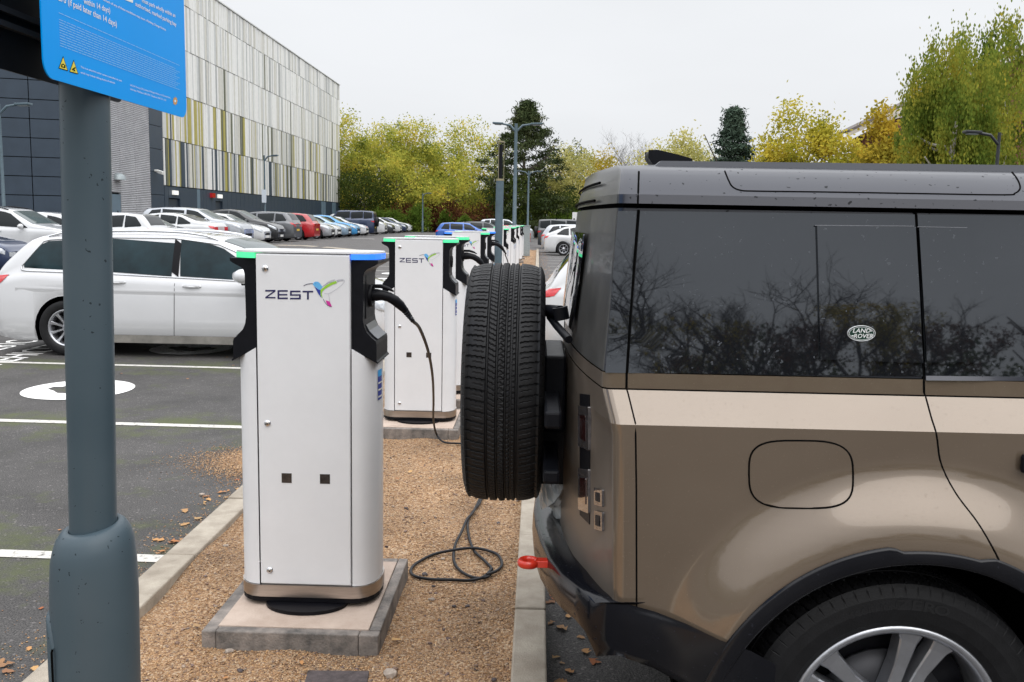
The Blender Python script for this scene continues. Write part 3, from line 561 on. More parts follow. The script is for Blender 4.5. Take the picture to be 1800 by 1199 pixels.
# blue sign
SX=-.9925
T=thing('parking_sign','sky blue parking terms sign with white lettering and two yellow warning triangles','sign',(SX,2.2,1.96))
pA=atX(73,60,SX); pB=atX(327,190,SX); zb1=atX(200,171,SX).z
SB=pm('sky_blue_sign_face',(.0,.315,.86),.35,coat=0,var=.03,vs=2,spec=.08)
mb=MB(); mb.prism(rr(pA.y,pB.y,zb1,zb1+.72,.035,8),lambda p:(SX-.0015,*p),lambda p:(SX+.0015,*p)); pnl=mb.build('panel',SB,T,bevel=.0006)
mb=MB(); mb.box(-1.045,-.9945,PY-.05,PY+.09,zb1+.05,zb1+.075); mb.build('clamp',M['galv'],T)
def S(x,y,d=.0022): v=atX(x/5.294,y/5.294,SX+d); return v
mb=MB()
def sgn(txt,x0,y0,x1,y1,h,mi=0,bold=0):
    a=S(x0,y0); b=S(x1,y1); cu=bpy.data.curves.new('t','FONT'); cu.body=txt; cu.size=1; o=bpy.data.objects.new('t',cu); COL.objects.link(o); bpy.context.evaluated_depsgraph_get().update(); wd=o.evaluated_get(bpy.context.evaluated_depsgraph_get()).dimensions.x; bpy.data.objects.remove(o)
    k=(b.y-a.y)/wd; hh=h/.72; text_into(mb,txt,1,lambda u,v:(a.x,a.y+u*k,a.z+(b.z-a.z)*(u/wd)+v*hh),mi,bold=bold)
sgn('within 14 days)',780,32,1025,122,.0125,bold=.012); sgn('£70 (if paid later than 14 days)',540,0,1085,250,.0135,bold=.012)
sgn('breach of any of these conditions may incur a Parking Charge Notice.',960,5,1545,288,.0058,bold=.008)
sgn('must park wholly within an',1320,18,1630,162,.0105,bold=.012); sgn('authorised, marked parking bay',1260,52,1640,246,.0105,bold=.012)
sgn('This is an attended and/or camera controlled car park',750,630,1135,762,.0045); sgn('which may include taking photos of vehicles',750,682,1070,782,.0045)
sgn('APCOA Parking (UK) Limited, Wellington House, 4-10 Cowley Road,',1210,800,1587,918,.0045); sgn('Uxbridge, Middlesex UB8 2XW. Telephone 0345 301 1152',1212,836,1545,942,.0045)
mb.add([S(1165,0),S(1238,28),S(1238,-30),S(1165,-40)],[(0,1,2,3)],0)
LMB=mb; mb=MB()
for k in range(13):   # unreadably small print
    z0=S(550,135+k*24).z if k else S(550,122).z; y=S(550,200).y; ye=S(1655-(k%3)*20,0).y
    while y<ye:
        l=rnd.uniform(.008,.03); 
        if not(k==1): mb.add([(SX+.0022,y,z0),(SX+.0022,min(ye,y+l),z0),(SX+.0022,min(ye,y+l),z0+.0013),(SX+.0022,y,z0+.0013)],[(0,1,2,3)],0)
        y+=l+.003
mb.build('small_print',pm('pale_print',(.25,.55,.85),.4),pnl,recalc=False); LETT=LMB
for tri,ic in (((588,520),(546,636),(634,662)),0),(((686,556),(646,670),(730,692)),1):
    mb=MB(); c=[sum(p[i] for p in tri)/3 for i in (0,1)]; mb.add([S(*p) for p in tri],[(0,1,2)],0); mb.add([S(c[0]+(p[0]-c[0])*.84,c[1]+(p[1]-c[1])*.84,.0026) for p in tri],[(0,1,2)],1)
    x,y=c
    if ic==0: mb.add([S(x+a,y+b,.003) for a,b in ((-20,-6),(-8,-8),(-6,-14),(8,-10),(8,-4),(20,0),(20,28),(-20,18))],[tuple(range(8))],0); mb.add([S(x+9*math.cos(t/8*6.283),y+7+9*math.sin(t/8*6.283),.0034) for t in range(8)],[tuple(range(8))],1)
    else: mb.add([S(x+a,y+b,.003) for a,b in ((-18,4),(12,-16),(18,-6),(-12,16))],[(0,1,2,3)],0); mb.add([S(x+a,y+b,.003) for a,b in ((2,6),(6,6),(16,24),(-4,24))],[(0,1,2,3)],0)
    mb.build('warning_triangle',[M['seam'],pm('warning_yellow',(.75,.62,.03),.4)],pnl,recalc=False)
LETT.build('lettering',pm('white_print',(.75,.78,.8),.4),pnl,recalc=False); mb=MB()
st=[]
for k in range(16): 
    a=math.pi*2*k/16; r_=(24 if k%2 else 34); st.append(S(1631+r_*.7*math.cos(a),940+r_*1.25*math.sin(a)))
mb.add(st,[tuple(range(16))],1); mb.add([S(1631+9*math.cos(k),940+14*math.sin(k),.0026) for k in range(6)],[tuple(range(6))],0)
mb.build('crest',[pm('crest_centre',(.75,.78,.8),.4),pm('orange_crest',(.6,.3,.05),.4)],pnl,recalc=False)
# ------------------------------------------------------------------ lamp columns and thin posts
def lampcol(x,y,h,arms,label,r=.07,z0=0,grp='grey lamp columns',mt=None):
    pmt=mt or M['post']; T=thing('street_lamp',label,'street lamp',(x,y,z0),grp); mb=MB(); mb.tube([(x,y,z0),(x,y,z0+1.3),(x,y,z0+1.35),(x,y,h)],[r*1.45,r*1.4,r,r*.75],14); mb.build('column',pmt,T)
    for dx,dy,l in arms:
        mb=MB(); mb.tube([(x,y,h-.35),(x+dx*l*.25,y+dy*l*.25,h-.08),(x+dx*l*.6,y+dy*l*.6,h-.02)],[.05,.045,.04],8); a=mb.build('arm',pmt,T)
        mb=MB(); c=(x+dx*l*.78,y+dy*l*.78,h+.0); an=math.atan2(dy,dx); mb.obox(c,l*.46,.3,.07,Euler((0,-.04,an))); mb.obox((c[0],c[1],h-.055),l*.3,.22,.03,Euler((0,-.04,an)),1); mb.build('lamp_head',[pmt,M['galv']],a,bevel=.03)
    return T
lampcol(-1.03,41,5.87,((1,0,1.12),(-1,0,1.0)),'tallest looking grey twin arm lamp column rising behind the charger row',.09)
lampcol(-.87,79,5.9,((1,0,1.12),(-1,0,1.1)),'second twin arm lamp column, just right of and beyond the tallest one',.09)
lampcol(-.85,118,5.9,((1,0,1.2),(-1,0,1.2)),'farthest small twin arm lamp column above the far cars',.09)
lampcol(-24.4,79,7.7,((1,0,1.2),),'thin lamp column beyond the corner of the striped building with a small blue sign',.07,.42)
lampcol(-12.0,98,4.5,((1,0,.9),),'thin dark lamp column against the trees left of the pine',.07,.3)
lampcol(13.25,28,4.5,((-1,0,1.0),),'black lamp column standing in front of the weeping birch at far right',.06,mt=pm('black_lamp_paint',(.012,.014,.018),.4))
lampcol(-18.6,32.5,5.4,((1,0,1.1),),'lamp with a thin head near the left edge, before the dark panelled block',.06,.42)
lampcol(-17.0,58.5,5.5,((1,0,.85),),'thin lamp column in front of the striped facade with a small white notice',.06,.42)
lampcol(5.7,92,6.0,((-1,0,1.1),),'dark lamp column behind the far right cars',.08)
p=atY(880,248,15)
T=thing('sensor_post','slim grey post with a black slatted antenna in a wire guard at its top','post',(p.x,15,0)); mb=MB(); mb.tube([(p.x-.02,15,.02),(p.x,15,2.35)],.062,12); mb.build('shaft',M['post'],T)
mb=MB(); mb.tube([(p.x,15,2.37),(p.x,15,p.z-.05)],.036,12); mb.build('antenna',M['blackp'],T)
mb=MB()
for a in range(3):
    dx,dy=.058*math.cos(a*2.09+.1),.058*math.sin(a*2.09+.1); mb.tube([(p.x+dx,15+dy,2.33),(p.x+dx,15+dy,p.z)],.005,6)
mb.tube([(p.x,15,2.33),(p.x,15,2.36)],.066,12); mb.tube([(p.x,15,p.z-.02),(p.x,15,p.z)],.06,12); mb.build('guard',pm('tarnished_brass',(.3,.27,.17),.5,metal=.4),T)
def plate_sign(x,y,z0,w,h,col,label,pole=True,mt=None):
    T=thing('small_sign',label,'sign',(x,y,0)); mb=MB(); mb.box(x-w/2,x+w/2,y-.07,y-.05,z0,z0+h); mb.build('plate',mt or pm('sign_'+label[:5],col,.4),T)
    if pole: mb=MB(); mb.tube([(x,y,.1),(x,y,z0+h)],.035,8); mb.build('pole',M['post'],T)
    else:
        mb=MB(); mb.box(x-w*.3,x+w*.3,y-.05,y-.03,z0+h*.2,z0+h*.3); mb.build('bracket',M['galv'],T)
plate_sign(-24.35,78.9,1.9,.35,.8,(.02,.3,.7),'small sky blue sign strapped to the lamp column beyond the striped building',False)
plate_sign(-17.0,58.4,2.6,.28,.8,(.6,.68,.75),'small pale notice strapped to the lamp column before the striped facade',False)
plate_sign(2.95,76,1.95,.45,.6,(.7,.7,.7),'small white sign on a thin pole above the far right cars')
# low rail fence
T=thing('rail_fence','low pale timber rail fence at the far end of the left parking row','fence',(-16,104,.3)); mb=MB(); mb.box(-15.2,-12.0,103.9,104.0,1.02,1.14); mb.build('rail',pm('bleached_timber',(.4,.36,.3),.8),T)
for x in (-15.1,-13.6,-12.1): mb=MB(); mb.box(x-.06,x+.06,103.85,103.9,.3,1.12); mb.build('post',pm('bleached_timber_post',(.38,.35,.3),.8),T)
# ------------------------------------------------------------------ large building
bdark=pm('slate_blue_panel',(.028,.045,.068),.45,var=.1,vs=1.5,rvar=.1); bmid=pm('mid_blue_panel',(.115,.17,.215),.45,var=.08,vs=2); bgap=pm('panel_joint',(.006,.008,.01),.8)
clad=[pm('clad_white',(.8,.8,.77),.5,var=.05,vs=3),pm('clad_light_grey',(.58,.59,.575),.5,var=.06,vs=3),pm('clad_mid_grey',(.38,.39,.38),.5,var=.08,vs=3),pm('clad_beige',(.62,.61,.55),.5,var=.06,vs=3),pm('clad_olive',(.12,.125,.075),.5,var=.1,vs=3),pm('clad_yellow',(.4,.35,.085),.5,var=.08,vs=3),pm('clad_slate',(.035,.055,.08),.5,var=.1,vs=3)]
BX=-22.0; A=Vector((-22,45.6)); D=Vector((-60,33.2)); BT=16.16; BZ=.3
T=thing('commercial_building','huge flat roofed building with striped white, grey and yellow cladding above a slate blue base','building',(BX,75,BZ))
mb=MB(); mb.prism([(A.x-.12,A.y+.12),(BX-.12,104.4),(-60,104.4),(D.x,D.y+.15)],lambda p:(p[0],p[1],BZ),lambda p:(p[0],p[1],BT-.05)); mb.build('core',bgap,T)
rows=[3.45,6.2,9.0,11.8,14.5,16.12]
wts=[[3.4,2,1.8,2.2,2.8,2.8,2.8],[6,3,1.2,4,1.8,2.6,.15],[8,4,.9,3.5,.3,.22,0],[9,4.5,.5,3,.03,.03,0],[9,4.5,.5,3,.0,0,0]]
mb=MB()
for r in range(5):
    y=55.2
    while y<104.4:
        wdt=min(rnd.choice((.13,.18,.18,.25,.3,.3,.42)),104.4-y); mi=rnd.choices(range(7),wts[r])[0]; dp=rnd.choice((.02,.035,.055))
        z0,z1=rows[r]+.025,rows[r+1]-.02
        mb.prism([(BX-.115,y),(BX+dp,y+.012),(BX+dp,y+wdt-.012),(BX-.115,y+wdt-.001)],lambda p:(p[0],p[1],z0),lambda p:(p[0],p[1],z1),mi); y+=wdt
mb.build('cladding',clad,T)
mb=MB(); mb.box(BX-.4,BX+.11,55.1,104.5,16.121,16.2); mb.build('roof_edge',clad[1],T)
mb=MB(); y=55.2; k=0
skip=[(55.8,57.6),(64.0,65.4)]
while y<104.3:
    wdt=2.9 if k in (1,3) else (1.0 if y>62 else .58); 
    for a,b in skip:
        if y<a<y+wdt: wdt=a-y
    inside=[(a,b) for a,b in skip if abs(y-a)<.01]
    y1=min(y+wdt,104.38); z0=.3
    if inside: y1=inside[0][1]; z0=2.75
    mi=1 if (58.3<y<61 or 94.5<y<96.6 or 99.5<y<101.5) else 0
    mb.box(BX-.11,BX+.03,y+.015,y1-.015,z0,3.42,mi); y=y1; k+=1
z=.3
while z<16: mb.box(BX-.11,BX+.02,53.3,55.17,z,min(z+1.27,16.1),0); z+=1.3
mb.build('base_panels',[bdark,bmid],T)
for y0,y1 in skip:
    mb=MB(); mb.box(BX-.115,BX-.09,y0+.05,y1-.05,.3,2.7); mb.box(BX-.09,BX-.08,y0+.25,y0+.6,1.4,1.7,1); mb.build('door',[pm('door_paint',(.02,.03,.045),.4),M['platew']],T)
    mb=MB(); mb.box(BX+.031,BX+.16,(y0+y1)/2-.35,(y0+y1)/2+.35,2.95,3.2); mb.build('wall_light',pm('lit_bulkhead_light',(.8,.8,.75),.4,emit=(1,.97,.9),est=.5),T)
mb=MB(); mb.box(BX+.02,BX+.2,62.9,63.5,2.95,3.25); mb.build('alarm_box',M['red'],T)
lou=pm('pale_grey_louvre',(.4,.405,.425),.5,var=.06,vs=1.2,col2=(.5,.505,.52))
mb=MB(); z=.3
while z<16.05:
    for y0,y1 in ((45.62,47.6),(47.62,49.4),(49.42,51.3),(51.32,53.28)): 
        if not (z<2.8 and 47.5<y0<49): mb.prism([(BX-.11,z),(BX+.0,z+.005),(BX+.03,z+.06),(BX-.0,z+.092),(BX-.11,z+.095)],lambda p:(p[0],y0,p[1]),lambda p:(p[0],y1,p[1]))
    z+=.098
mb.build('louvre_cladding',lou,T)
mb=MB(); mb.box(BX-.1,BX+.02,47.65,49.35,.3,2.75); mb.box(BX+.02,BX+.03,48.9,49.0,1.2,1.9,1); mb.build('door',[bmid,M['seam']],T)
mb=MB(); mb.lathe([(0,.35),(.2,.32),(.33,.2),(.38,0)],(BX+.1,49.0,3.5),'z',12); mb.build('vent_hood',M['galv'],T)
mb=MB(); mb.obox((BX+.35,53.9,4.15),.5,.16,.16,Euler((0,.25,-.5))); mb.box(BX+.02,BX+.2,53.85,53.95,4.2,4.3); mb.build('security_camera',clad[0],T)
mb=MB(); d=(D-A); Ln=d.length; d.normalize(); nrm=Vector((d.y,-d.x)); nrm=-nrm if nrm.y>0 else nrm
s0=0; wds=[2.35]+[3.6]*12
for wd in wds:
    z=-.15
    while z<16:
        z0=max(z+.02,.3); z1=min(z+.88,16.12); a=A+d*(s0+.02); b=A+d*min(Ln,s0+wd-.02)
        if z1>z0: mb.prism([(a.x,a.y),(b.x,b.y),(b.x-nrm.x*.14,b.y-nrm.y*.14),(a.x-nrm.x*.14,a.y-nrm.y*.14)],lambda p:(p[0],p[1],z0),lambda p:(p[0],p[1],z1))
        z+=.9
    s0+=wd
    if s0>Ln: break
mb.build('slate_panels',bdark,T)
# brown brick building at right behind the birch
brick=pm('brown_brick',(.16,.06,.04),.8,var=.3,vs=4); slate=pm('grey_roof_slate',(.13,.11,.105),.7,var=.25,vs=6); fas=pm('cream_fascia',(.5,.46,.4),.6)
T=thing('pitched_roof_building','brown brick building with a grey pitched roof and pale fascia boards behind the yellow trees','building',(32,75,0))
e=atY(1492,228,70); r=atY(1600,176,70); sl=(r.z-e.z)/(r.x-e.x); rx=e.x+13; rz=e.z+sl*13
mb=MB(); mb.prism([(e.x+1.3,0),(e.x+1.3,e.z-.35),(rx,rz-.9),(rx+12,e.z-.35),(rx+12,0)],lambda p:(p[0],70.9,p[1]),lambda p:(p[0],73,p[1])); mb.build('wall',brick,T)
for s1,nm in ((1,'roof'),(-1,'roof')):
    mb=MB(); mb.prism([(rx,rz),(rx-s1*13,e.z),(rx-s1*13,e.z-.18),(rx,rz-.2)],lambda p:(p[0],70.0,p[1]),lambda p:(p[0],73.3,p[1])); mb.build(nm,slate,T)
    mb=MB(); mb.prism([(rx,rz-.22),(rx-s1*13.02,e.z-.2),(rx-s1*13.02,e.z-.5),(rx,rz-.55)],lambda p:(p[0],70.02,p[1]),lambda p:(p[0],70.2,p[1])); mb.build('fascia',fas,T)
e2=atY(1555,205,68); mb=MB(); mb.prism([(e2.x,e2.z),(e2.x+6,e2.z+1.7),(e2.x+6,e2.z+1.3),(e2.x,e2.z-.35)],lambda p:(p[0],68.0,p[1]),lambda p:(p[0],69.9,p[1])); mb.build('porch_roof',fas,T)
mb=MB(); mb.prism([(e2.x+.3,0),(e2.x+.3,e2.z-.3),(e2.x+5.6,e2.z+1.1),(e2.x+5.6,0)],lambda p:(p[0],68.3,p[1]),lambda p:(p[0],70.88,p[1])); mb.build('porch_wall',brick,T)
# ------------------------------------------------------------------ wheels
def tyre_mesh(Ro,Ri,wd,n=48,detail=False):
    h=wd/2; k=(Ro-Ri)
    side=[(Ri,-.80*h),(Ri+.04*k,-.88*h),(Ri+.18*k,-.97*h),(Ri+.45*k,-1.02*h),(Ri+.68*k,-1.0*h),(Ri+.84*k,-.95*h),(Ri+.93*k,-.89*h)]
    tr=[(Ro-.012*Ro-.02*Ro*abs(t)**6 + .012*Ro*(1-t*t),t*.83*h) for t in (np.linspace(-1,1,64) if detail else np.linspace(-1,1,5))]
    prof=side+tr+[(r,-x) for r,x in side[::-1]]; rows=[]
    gr=[-.40,-.10,.16,.46]
    for i in range(n):
        a=2*math.pi*i/n; row=[]
        for j,(r,x) in enumerate(prof):
            if detail and len(side)-1<=j<len(side)+len(tr)+1:
                t=x/(.83*h); dep=0
                for g_ in gr:
                    if abs(t-g_)<.032: dep=.0075
                u=i/n*(n/12)   # pitches
                if abs(t)>.5: 
                    ph=(u+abs(t)*.55+(.5 if t>0 else 0))%1; 
                    if ph<.15 and abs(t)<1.02: dep=max(dep,.0055)
                    if .5<ph<.58 and .55<abs(t)<.85: dep=max(dep,.0025)
                elif .2<t<.42: 
                    if (u*2+t*3.4)%1<.16: dep=max(dep,.003)
                elif -.36<t<-.14:
                    if (u*2-t*4)%1<.2 or abs(t+.25)<.02: dep=max(dep,.0035)
                elif -.07<t<.13:
                    if abs(((u*2)%1)-.5)*.3+t*.5<.03 and ((u*2)%1)<.62: dep=max(dep,.002)
                    if (u*2+math.sin(t*26)*.25)%1<.14: dep=max(dep,.003)
                r=r-dep
            elif detail and j in (5,6,len(prof)-6,len(prof)-7):
                if ((i/12)+.3)%1<.12: r-=.002; x*=.985
            row.append((r*math.cos(a),x,r*math.sin(a)))
        rows.append(row)
    mb=MB(); mb.grid(rows,0,not detail,closeu=True); return mb
def rim_mb(Ri,wd,spokes,pair=False,n=40,ang=0,out=-1,dark=True,sw=.028):
    mb=MB(); h=wd/2; o=out
    mb.lathe([(Ri+.004,o*.84*h),(Ri-.002,o*.90*h),(Ri-.012,o*.87*h),(Ri-.022,o*.78*h),(Ri-.03,o*.2*h),(Ri-.035,-o*.8*h)],(0,0,0),'y',n,0)
    mb.lathe([(0,-o*.05*h),(Ri-.036,-o*.05*h)],(0,0,0),'y',24,1)
    mb.lathe([(0,o*.72*h),(.028,o*.72*h),(.034,o*.66*h),(.06,o*.62*h),(.075,o*.45*h),(.075,0)],(0,0,0),'y',20,0)
    for s in range(spokes):
        for q in ((-1,1) if pair else (0,)):
            a=ang+2*math.pi*s/spokes; ca,sa=math.cos(a),math.sin(a)
            def P(r,t,y): return (r*ca-t*sa,y*o*h,r*sa+t*ca)
            st=[(.05,q*.022,sw*.62,.58,.1),(Ri*.55,q*Ri*.105,sw*.62,.63,.2),(Ri-.05,q*Ri*.15,sw*.85,.72,.35),(Ri-.012,q*Ri*.19,sw*1.35,.80,.5)]
            rows=[]
            for r,t,w2,yf,yb in st: rows.append([P(r,t-w2,yb),P(r,t-w2*.92,yf-.03),P(r,t-w2*.75,yf),P(r,t+w2*.75,yf),P(r,t+w2*.92,yf-.03),P(r,t+w2,yb)])
            mb.grid(rows,0,False)
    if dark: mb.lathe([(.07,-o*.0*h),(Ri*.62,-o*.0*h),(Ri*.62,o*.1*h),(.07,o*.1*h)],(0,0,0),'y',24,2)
    return mb
RIMM=[M['alloy'],M['trim'],M['darkalloy']]
WH={}
def wheel_data(R_,style):
    key=(R_,style)
    if key not in WH:
        Ri=R_*.665; a=tyre_mesh(R_,Ri,.215,40).build('wheel',M['tyre']); 
        sp,pr={'a':(5,True),'b':(10,False),'c':(7,False),'d':(5,False)}[style]
        b=rim_mb(Ri,.215,sp,pr,28,R(18),sw=.02 if style!='d' else .04).build('rim',RIMM); WH[key]=(a.data,b.data); bpy.data.objects.remove(a); bpy.data.objects.remove(b)
    return WH[key]
def add_wheel(parent,x,y,z,R_,style,near):
    a,b=wheel_data(R_,style); o=bpy.data.objects.new('wheel',a); COL.objects.link(o); o.parent=parent; o.location=(x,y,z); o.rotation_euler=(0,rnd.uniform(0,6),0 if near else math.pi)
    o2=bpy.data.objects.new('rim',b); COL.objects.link(o2); o2.parent=o
# ------------------------------------------------------------------ generic cars
TYP={
'hatch':dict(top=[(0,.60),(.02,.66),(.035,.74),(.085,.92),(.12,.955),(.25,.99),(.42,1.0),(.55,.965),(.74,.69),(.80,.66),(.92,.59),(.975,.52),(1,.42)],belt=[(0,.6),(.1,.655),(.75,.605)],wins=[(.095,.155,.24,.24),(.25,.25,.455,.455),(.475,.475,.70,.565)],scr=(.565,.745),rear=(.03,.105)),
'suv':dict(top=[(0,.58),(.015,.68),(.03,.74),(.075,.92),(.11,.965),(.25,.995),(.42,1.0),(.56,.965),(.73,.715),(.80,.685),(.93,.62),(.98,.55),(1,.44)],belt=[(0,.62),(.1,.66),(.75,.635)],wins=[(.09,.15,.23,.23),(.245,.245,.45,.45),(.47,.47,.70,.57)],scr=(.575,.735),rear=(.025,.095)),
'saloon':dict(top=[(0,.60),(.012,.70),(.03,.735),(.13,.755),(.17,.79),(.29,.94),(.40,.995),(.48,1.0),(.58,.965),(.75,.70),(.81,.665),(.93,.59),(.98,.51),(1,.40)],belt=[(0,.62),(.1,.66),(.75,.63)],wins=[(.20,.285,.32,.32),(.33,.33,.475,.475),(.49,.49,.71,.59)],scr=(.59,.755),rear=(.165,.30)),
'estate':dict(top=[(0,.58),(.012,.66),(.022,.70),(.035,.755),(.065,.85),(.095,.93),(.12,.96),(.2,.985),(.36,1.0),(.46,.995),(.55,.97),(.62,.90),(.71,.745),(.745,.70),(.80,.672),(.9,.615),(.96,.55),(.985,.49),(1,.40)],belt=[(0,.6),(.1,.665),(.3,.655),(.75,.60)],wins=[(.085,.135,.275,.275),(.285,.285,.455,.455),(.47,.47,.70,.565)],scr=(.565,.735),rear=(.025,.085)),
'crossover':dict(top=[(0,.56),(.01,.66),(.03,.72),(.06,.735),(.14,.85),(.22,.93),(.35,.985),(.45,1.0),(.56,.965),(.72,.73),(.79,.675),(.92,.6),(.975,.52),(1,.42)],belt=[(0,.62),(.1,.66),(.75,.61)],wins=[(.135,.215,.27,.27),(.285,.285,.455,.455),(.47,.47,.70,.565)],scr=(.57,.725),rear=(.065,.20)),
'box':dict(top=[(0,.60),(.004,.9),(.012,.965),(.04,.985),(.2,1.0),(.55,1.0),(.60,.985),(.63,.95),(.70,.72),(.73,.685),(.90,.665),(.97,.64),(.99,.58),(1,.48)],belt=[(0,.655),(.1,.655),(.75,.655)],wins=[(.03,.035,.17,.17),(.18,.18,.38,.38),(.40,.40,.66,.61)],scr=(.605,.695),rear=(.0,.0)),
}
def make_car(name,label,cat,x,y,rot,typ,L_,W,H,paint,R_=.33,style='a',z0=None,group='parked cars',rails=False,spare=False,uw=(.205,.80),plate='w',roofmat=None,lowmat=None,extra=None,fine=1,mirror=True,glassm=None,zs=.19):
    t=TYP[typ]; z0=float(g(x,y)) if z0 is None else z0
    T=thing(name,label,cat,(x,y,z0),group,rot,True); tp=np.array(t['top']); bp=np.array(t['belt']); xw=[uw[0]*L_,uw[1]*L_]; Ra=R_+.05
    box=typ=='box'
    # smooth silhouette by cosine blending between many points
    us=np.linspace(0,1,401); zz=np.interp(us,tp[:,0],tp[:,1]); ker=np.hanning(13); ker/=ker.sum(); zp=np.convolve(np.pad(zz,6,mode='edge'),ker,'valid'); 
    if box: zp=np.convolve(np.pad(zz,2,mode='edge'),[.1,.2,.4,.2,.1],'valid')
    ztop=lambda u: float(np.interp(u,us,zp))*H
    plan=lambda u: float(np.interp(u,[0,.01,.03,.08,.2,.7,.85,.93,.975,1],[.84,.89,.93,.97,1,1,.985,.95,.89,.72] if not box else [.95,.98,.99,1,1,1,.99,.98,.965,.92]))
    def ring(xx):
        u=xx/L_; w_=W/2*plan(u); zt=ztop(u); be=min(float(np.interp(u,bp[:,0],bp[:,1]))*H,zt-.035)
        crown=.035+.02*min(1,max(0,(zt-be)/.3)); zre=max(zt-crown,be+.004)
        hgt=max(0,(zt-be-.06)/(H*.37)); wr=w_*((.93-.20*hgt) if not box else (.94-.12*hgt))
        zb=zs+.05*(max(0,(.06-u)/.06)+max(0,(u-.94)/.06))
        arch=False
        for q in xw:
            if abs(xx-q)<Ra: 
                za=R_+math.sqrt(Ra*Ra-(xx-q)**2); 
                if za>zb: zb=za; arch=True
        zm=max(.5*H*.62,zb+.05); zc_=max(be-.10,zm+.04); 
        if zc_>be-.03: zc_=be-.03; zm=min(zm,zc_-.02)
        zb=min(zb,zm-.02)
        wb=w_*.9 if not arch else w_*.985
        pts=[(0,zb if not arch else zb),(w_*.7,zb),(wb,zb),(w_*.985,zb+(zm-zb)*.35),(w_,zm),(w_*.992,zc_),(w_*.965,be-.015),(w_*.945,be)]
        x0,x1=w_*.945,wr
        for f in (.33,.66,1): pts.append((x0+(x1-x0)*f-.012*math.sin(f*math.pi)*-1,be+(zre-be)*f))
        pts+=[(wr*.965,zre+crown*.45),(wr*.86,zre+crown*.75),(wr*.5,zre+crown*.96),(0,zt)]
        return pts
    st=set(np.linspace(0,L_,int(46*fine)).round(4))|{0.006*L_,.015*L_,.028*L_,.972*L_,.985*L_,.994*L_}
    for q in xw:
        for k in range(-8,9): st.add(round(q+Ra*math.sin(math.pi/2*k/8)*.9999,4))
        st|={round(q-Ra-.006,4),round(q+Ra+.006,4)}
    st=sorted(s for s in st if 0<=s<=L_); 
    rings=[ring(s) for s in st]; off=-L_/2
    rows=[[(s+off,-p[0],p[1]) for p in r_]+[(s+off,p[0],p[1]) for p in r_[::-1][1:]] for s,r_ in zip(st,rings)]
    nk=15; mb=MB()
    mb.grid(rows,0,True,mask=lambda i,j:2<=j<26); mb.grid(rows,1,True,mask=lambda i,j:not(2<=j<26))
    mb.add(rows[0],[tuple(range(len(rows[0])))[::-1]],0); mb.add(rows[-1],[tuple(range(len(rows[0])))],0)
    mb.box(off+.05*L_,off+.95*L_,-W*.36,W*.36,zs-.02,zs+.3,1)
    mb.build('body',[paint,M['trim']],T)
    def wz(xx,z):
        r_=ring(xx)[3:]; return float(np.interp(z,[p[1] for p in r_],[p[0] for p in r_]))
    def ztp(xx,yy):
        r_=ring(xx)[7:][::-1]; return float(np.interp(abs(yy),[p[0] for p in r_],[p[1] for p in r_]))
    def side(mbx,poly,sgn,o=.006,n=8,m=8,mi=0):
        zs_=[p[1] for p in poly]; z_a,z_b=min(zs_)+1e-4,max(zs_)-1e-4; rws=[]
        for i in range(n+1):
            z=z_a+(z_b-z_a)*i/n; xx=[]
            for (xa,za),(xb,zb) in zip(poly,poly[1:]+poly[:1]):
                if (za-z)*(zb-z)<0: xx.append(xa+(xb-xa)*(z-za)/(zb-za))
            if len(xx)<2: continue
            xa,xb=min(xx),max(xx); rws.append([(xa+(xb-xa)*j/m+off,sgn*(wz(xa+(xb-xa)*j/m,z)+o),z) for j in range(m+1)])
        mbx.grid(rws,mi,True)
    gl=glassm or M['glass']
    beltz=lambda xx:ring(xx)[7][1]; rez=lambda xx:ring(xx)[10][1]
    for sgn in (-1,1):
        for (a0,a1,b0,b1) in t['wins']:   # bottom-rear, top-rear, bottom-front, top-front
            xa0,xa1,xb0,xb1=[q*L_ for q in (a0,a1,b0,b1)]
            za=beltz(xa0)+.025; zb=beltz(xb0)+.022; zt0=rez(xa1)-.025; zt1=rez(xb1)-.03
            poly=[(xa0+.03,za),(xb0,zb),(xb1,zt1),(xa1,zt0)]
            if a1>a0: poly=[(xa0+.06,za),(xb0,zb),(xb1,zt1),(xa1+.05,zt0),(xa1-.02,zt0-.02),(xa0,za+.06)]
            mw=MB(); side(mw,poly,sgn,n=10); mw.build('window',gl,T)
        mw=MB(); side(mw,[(.895*L_,ztop(.9)-.075),(.90*L_,ztop(.9)-.17),(.985*L_,ztop(.975)-.2),(.985*L_,ztop(.975)-.06)],sgn,.008); 
        xe=L_+off; wy=W/2*plan(1); mw.box(xe-.03,xe+.012,min(sgn*wy*.55,sgn*wy*.99),max(sgn*wy*.55,sgn*wy*.99),H*.345,H*.42); mw.build('headlight',M['lamp'],T)
        mw=MB(); zt=.64*H if not box else .6*H
        side(mw,[(.001*L_,zt-.13),(.001*L_,zt-.01),(.05*L_,zt),(.03*L_,zt-.1)],sgn,.008); wy=W/2*plan(0)
        zz1=min(ztop(0)-.01,zt); mw.box(off-.014,off+.03,min(sgn*wy*.5,sgn*wy*.985),max(sgn*wy*.5,sgn*wy*.985),zz1-.15,zz1); mw.build('tail_light',M['red'],T)
        if mirror:
            xm=(t['wins'][-1][2]-.035)*L_; zm=beltz(xm)+.06; yy=wz(xm,zm); mw=MB(); mw.lathe([(0,-.1),(.05,-.09),(.075,-.03),(.075,.03),(.05,.09),(0,.1)],(0,0,0),'y',10)
            mw.v=[(v[0]*.9+xm+off,v[1]+sgn*(yy+.12),v[2]+zm) for v in mw.v]; mw.build('wing_mirror',paint,T)
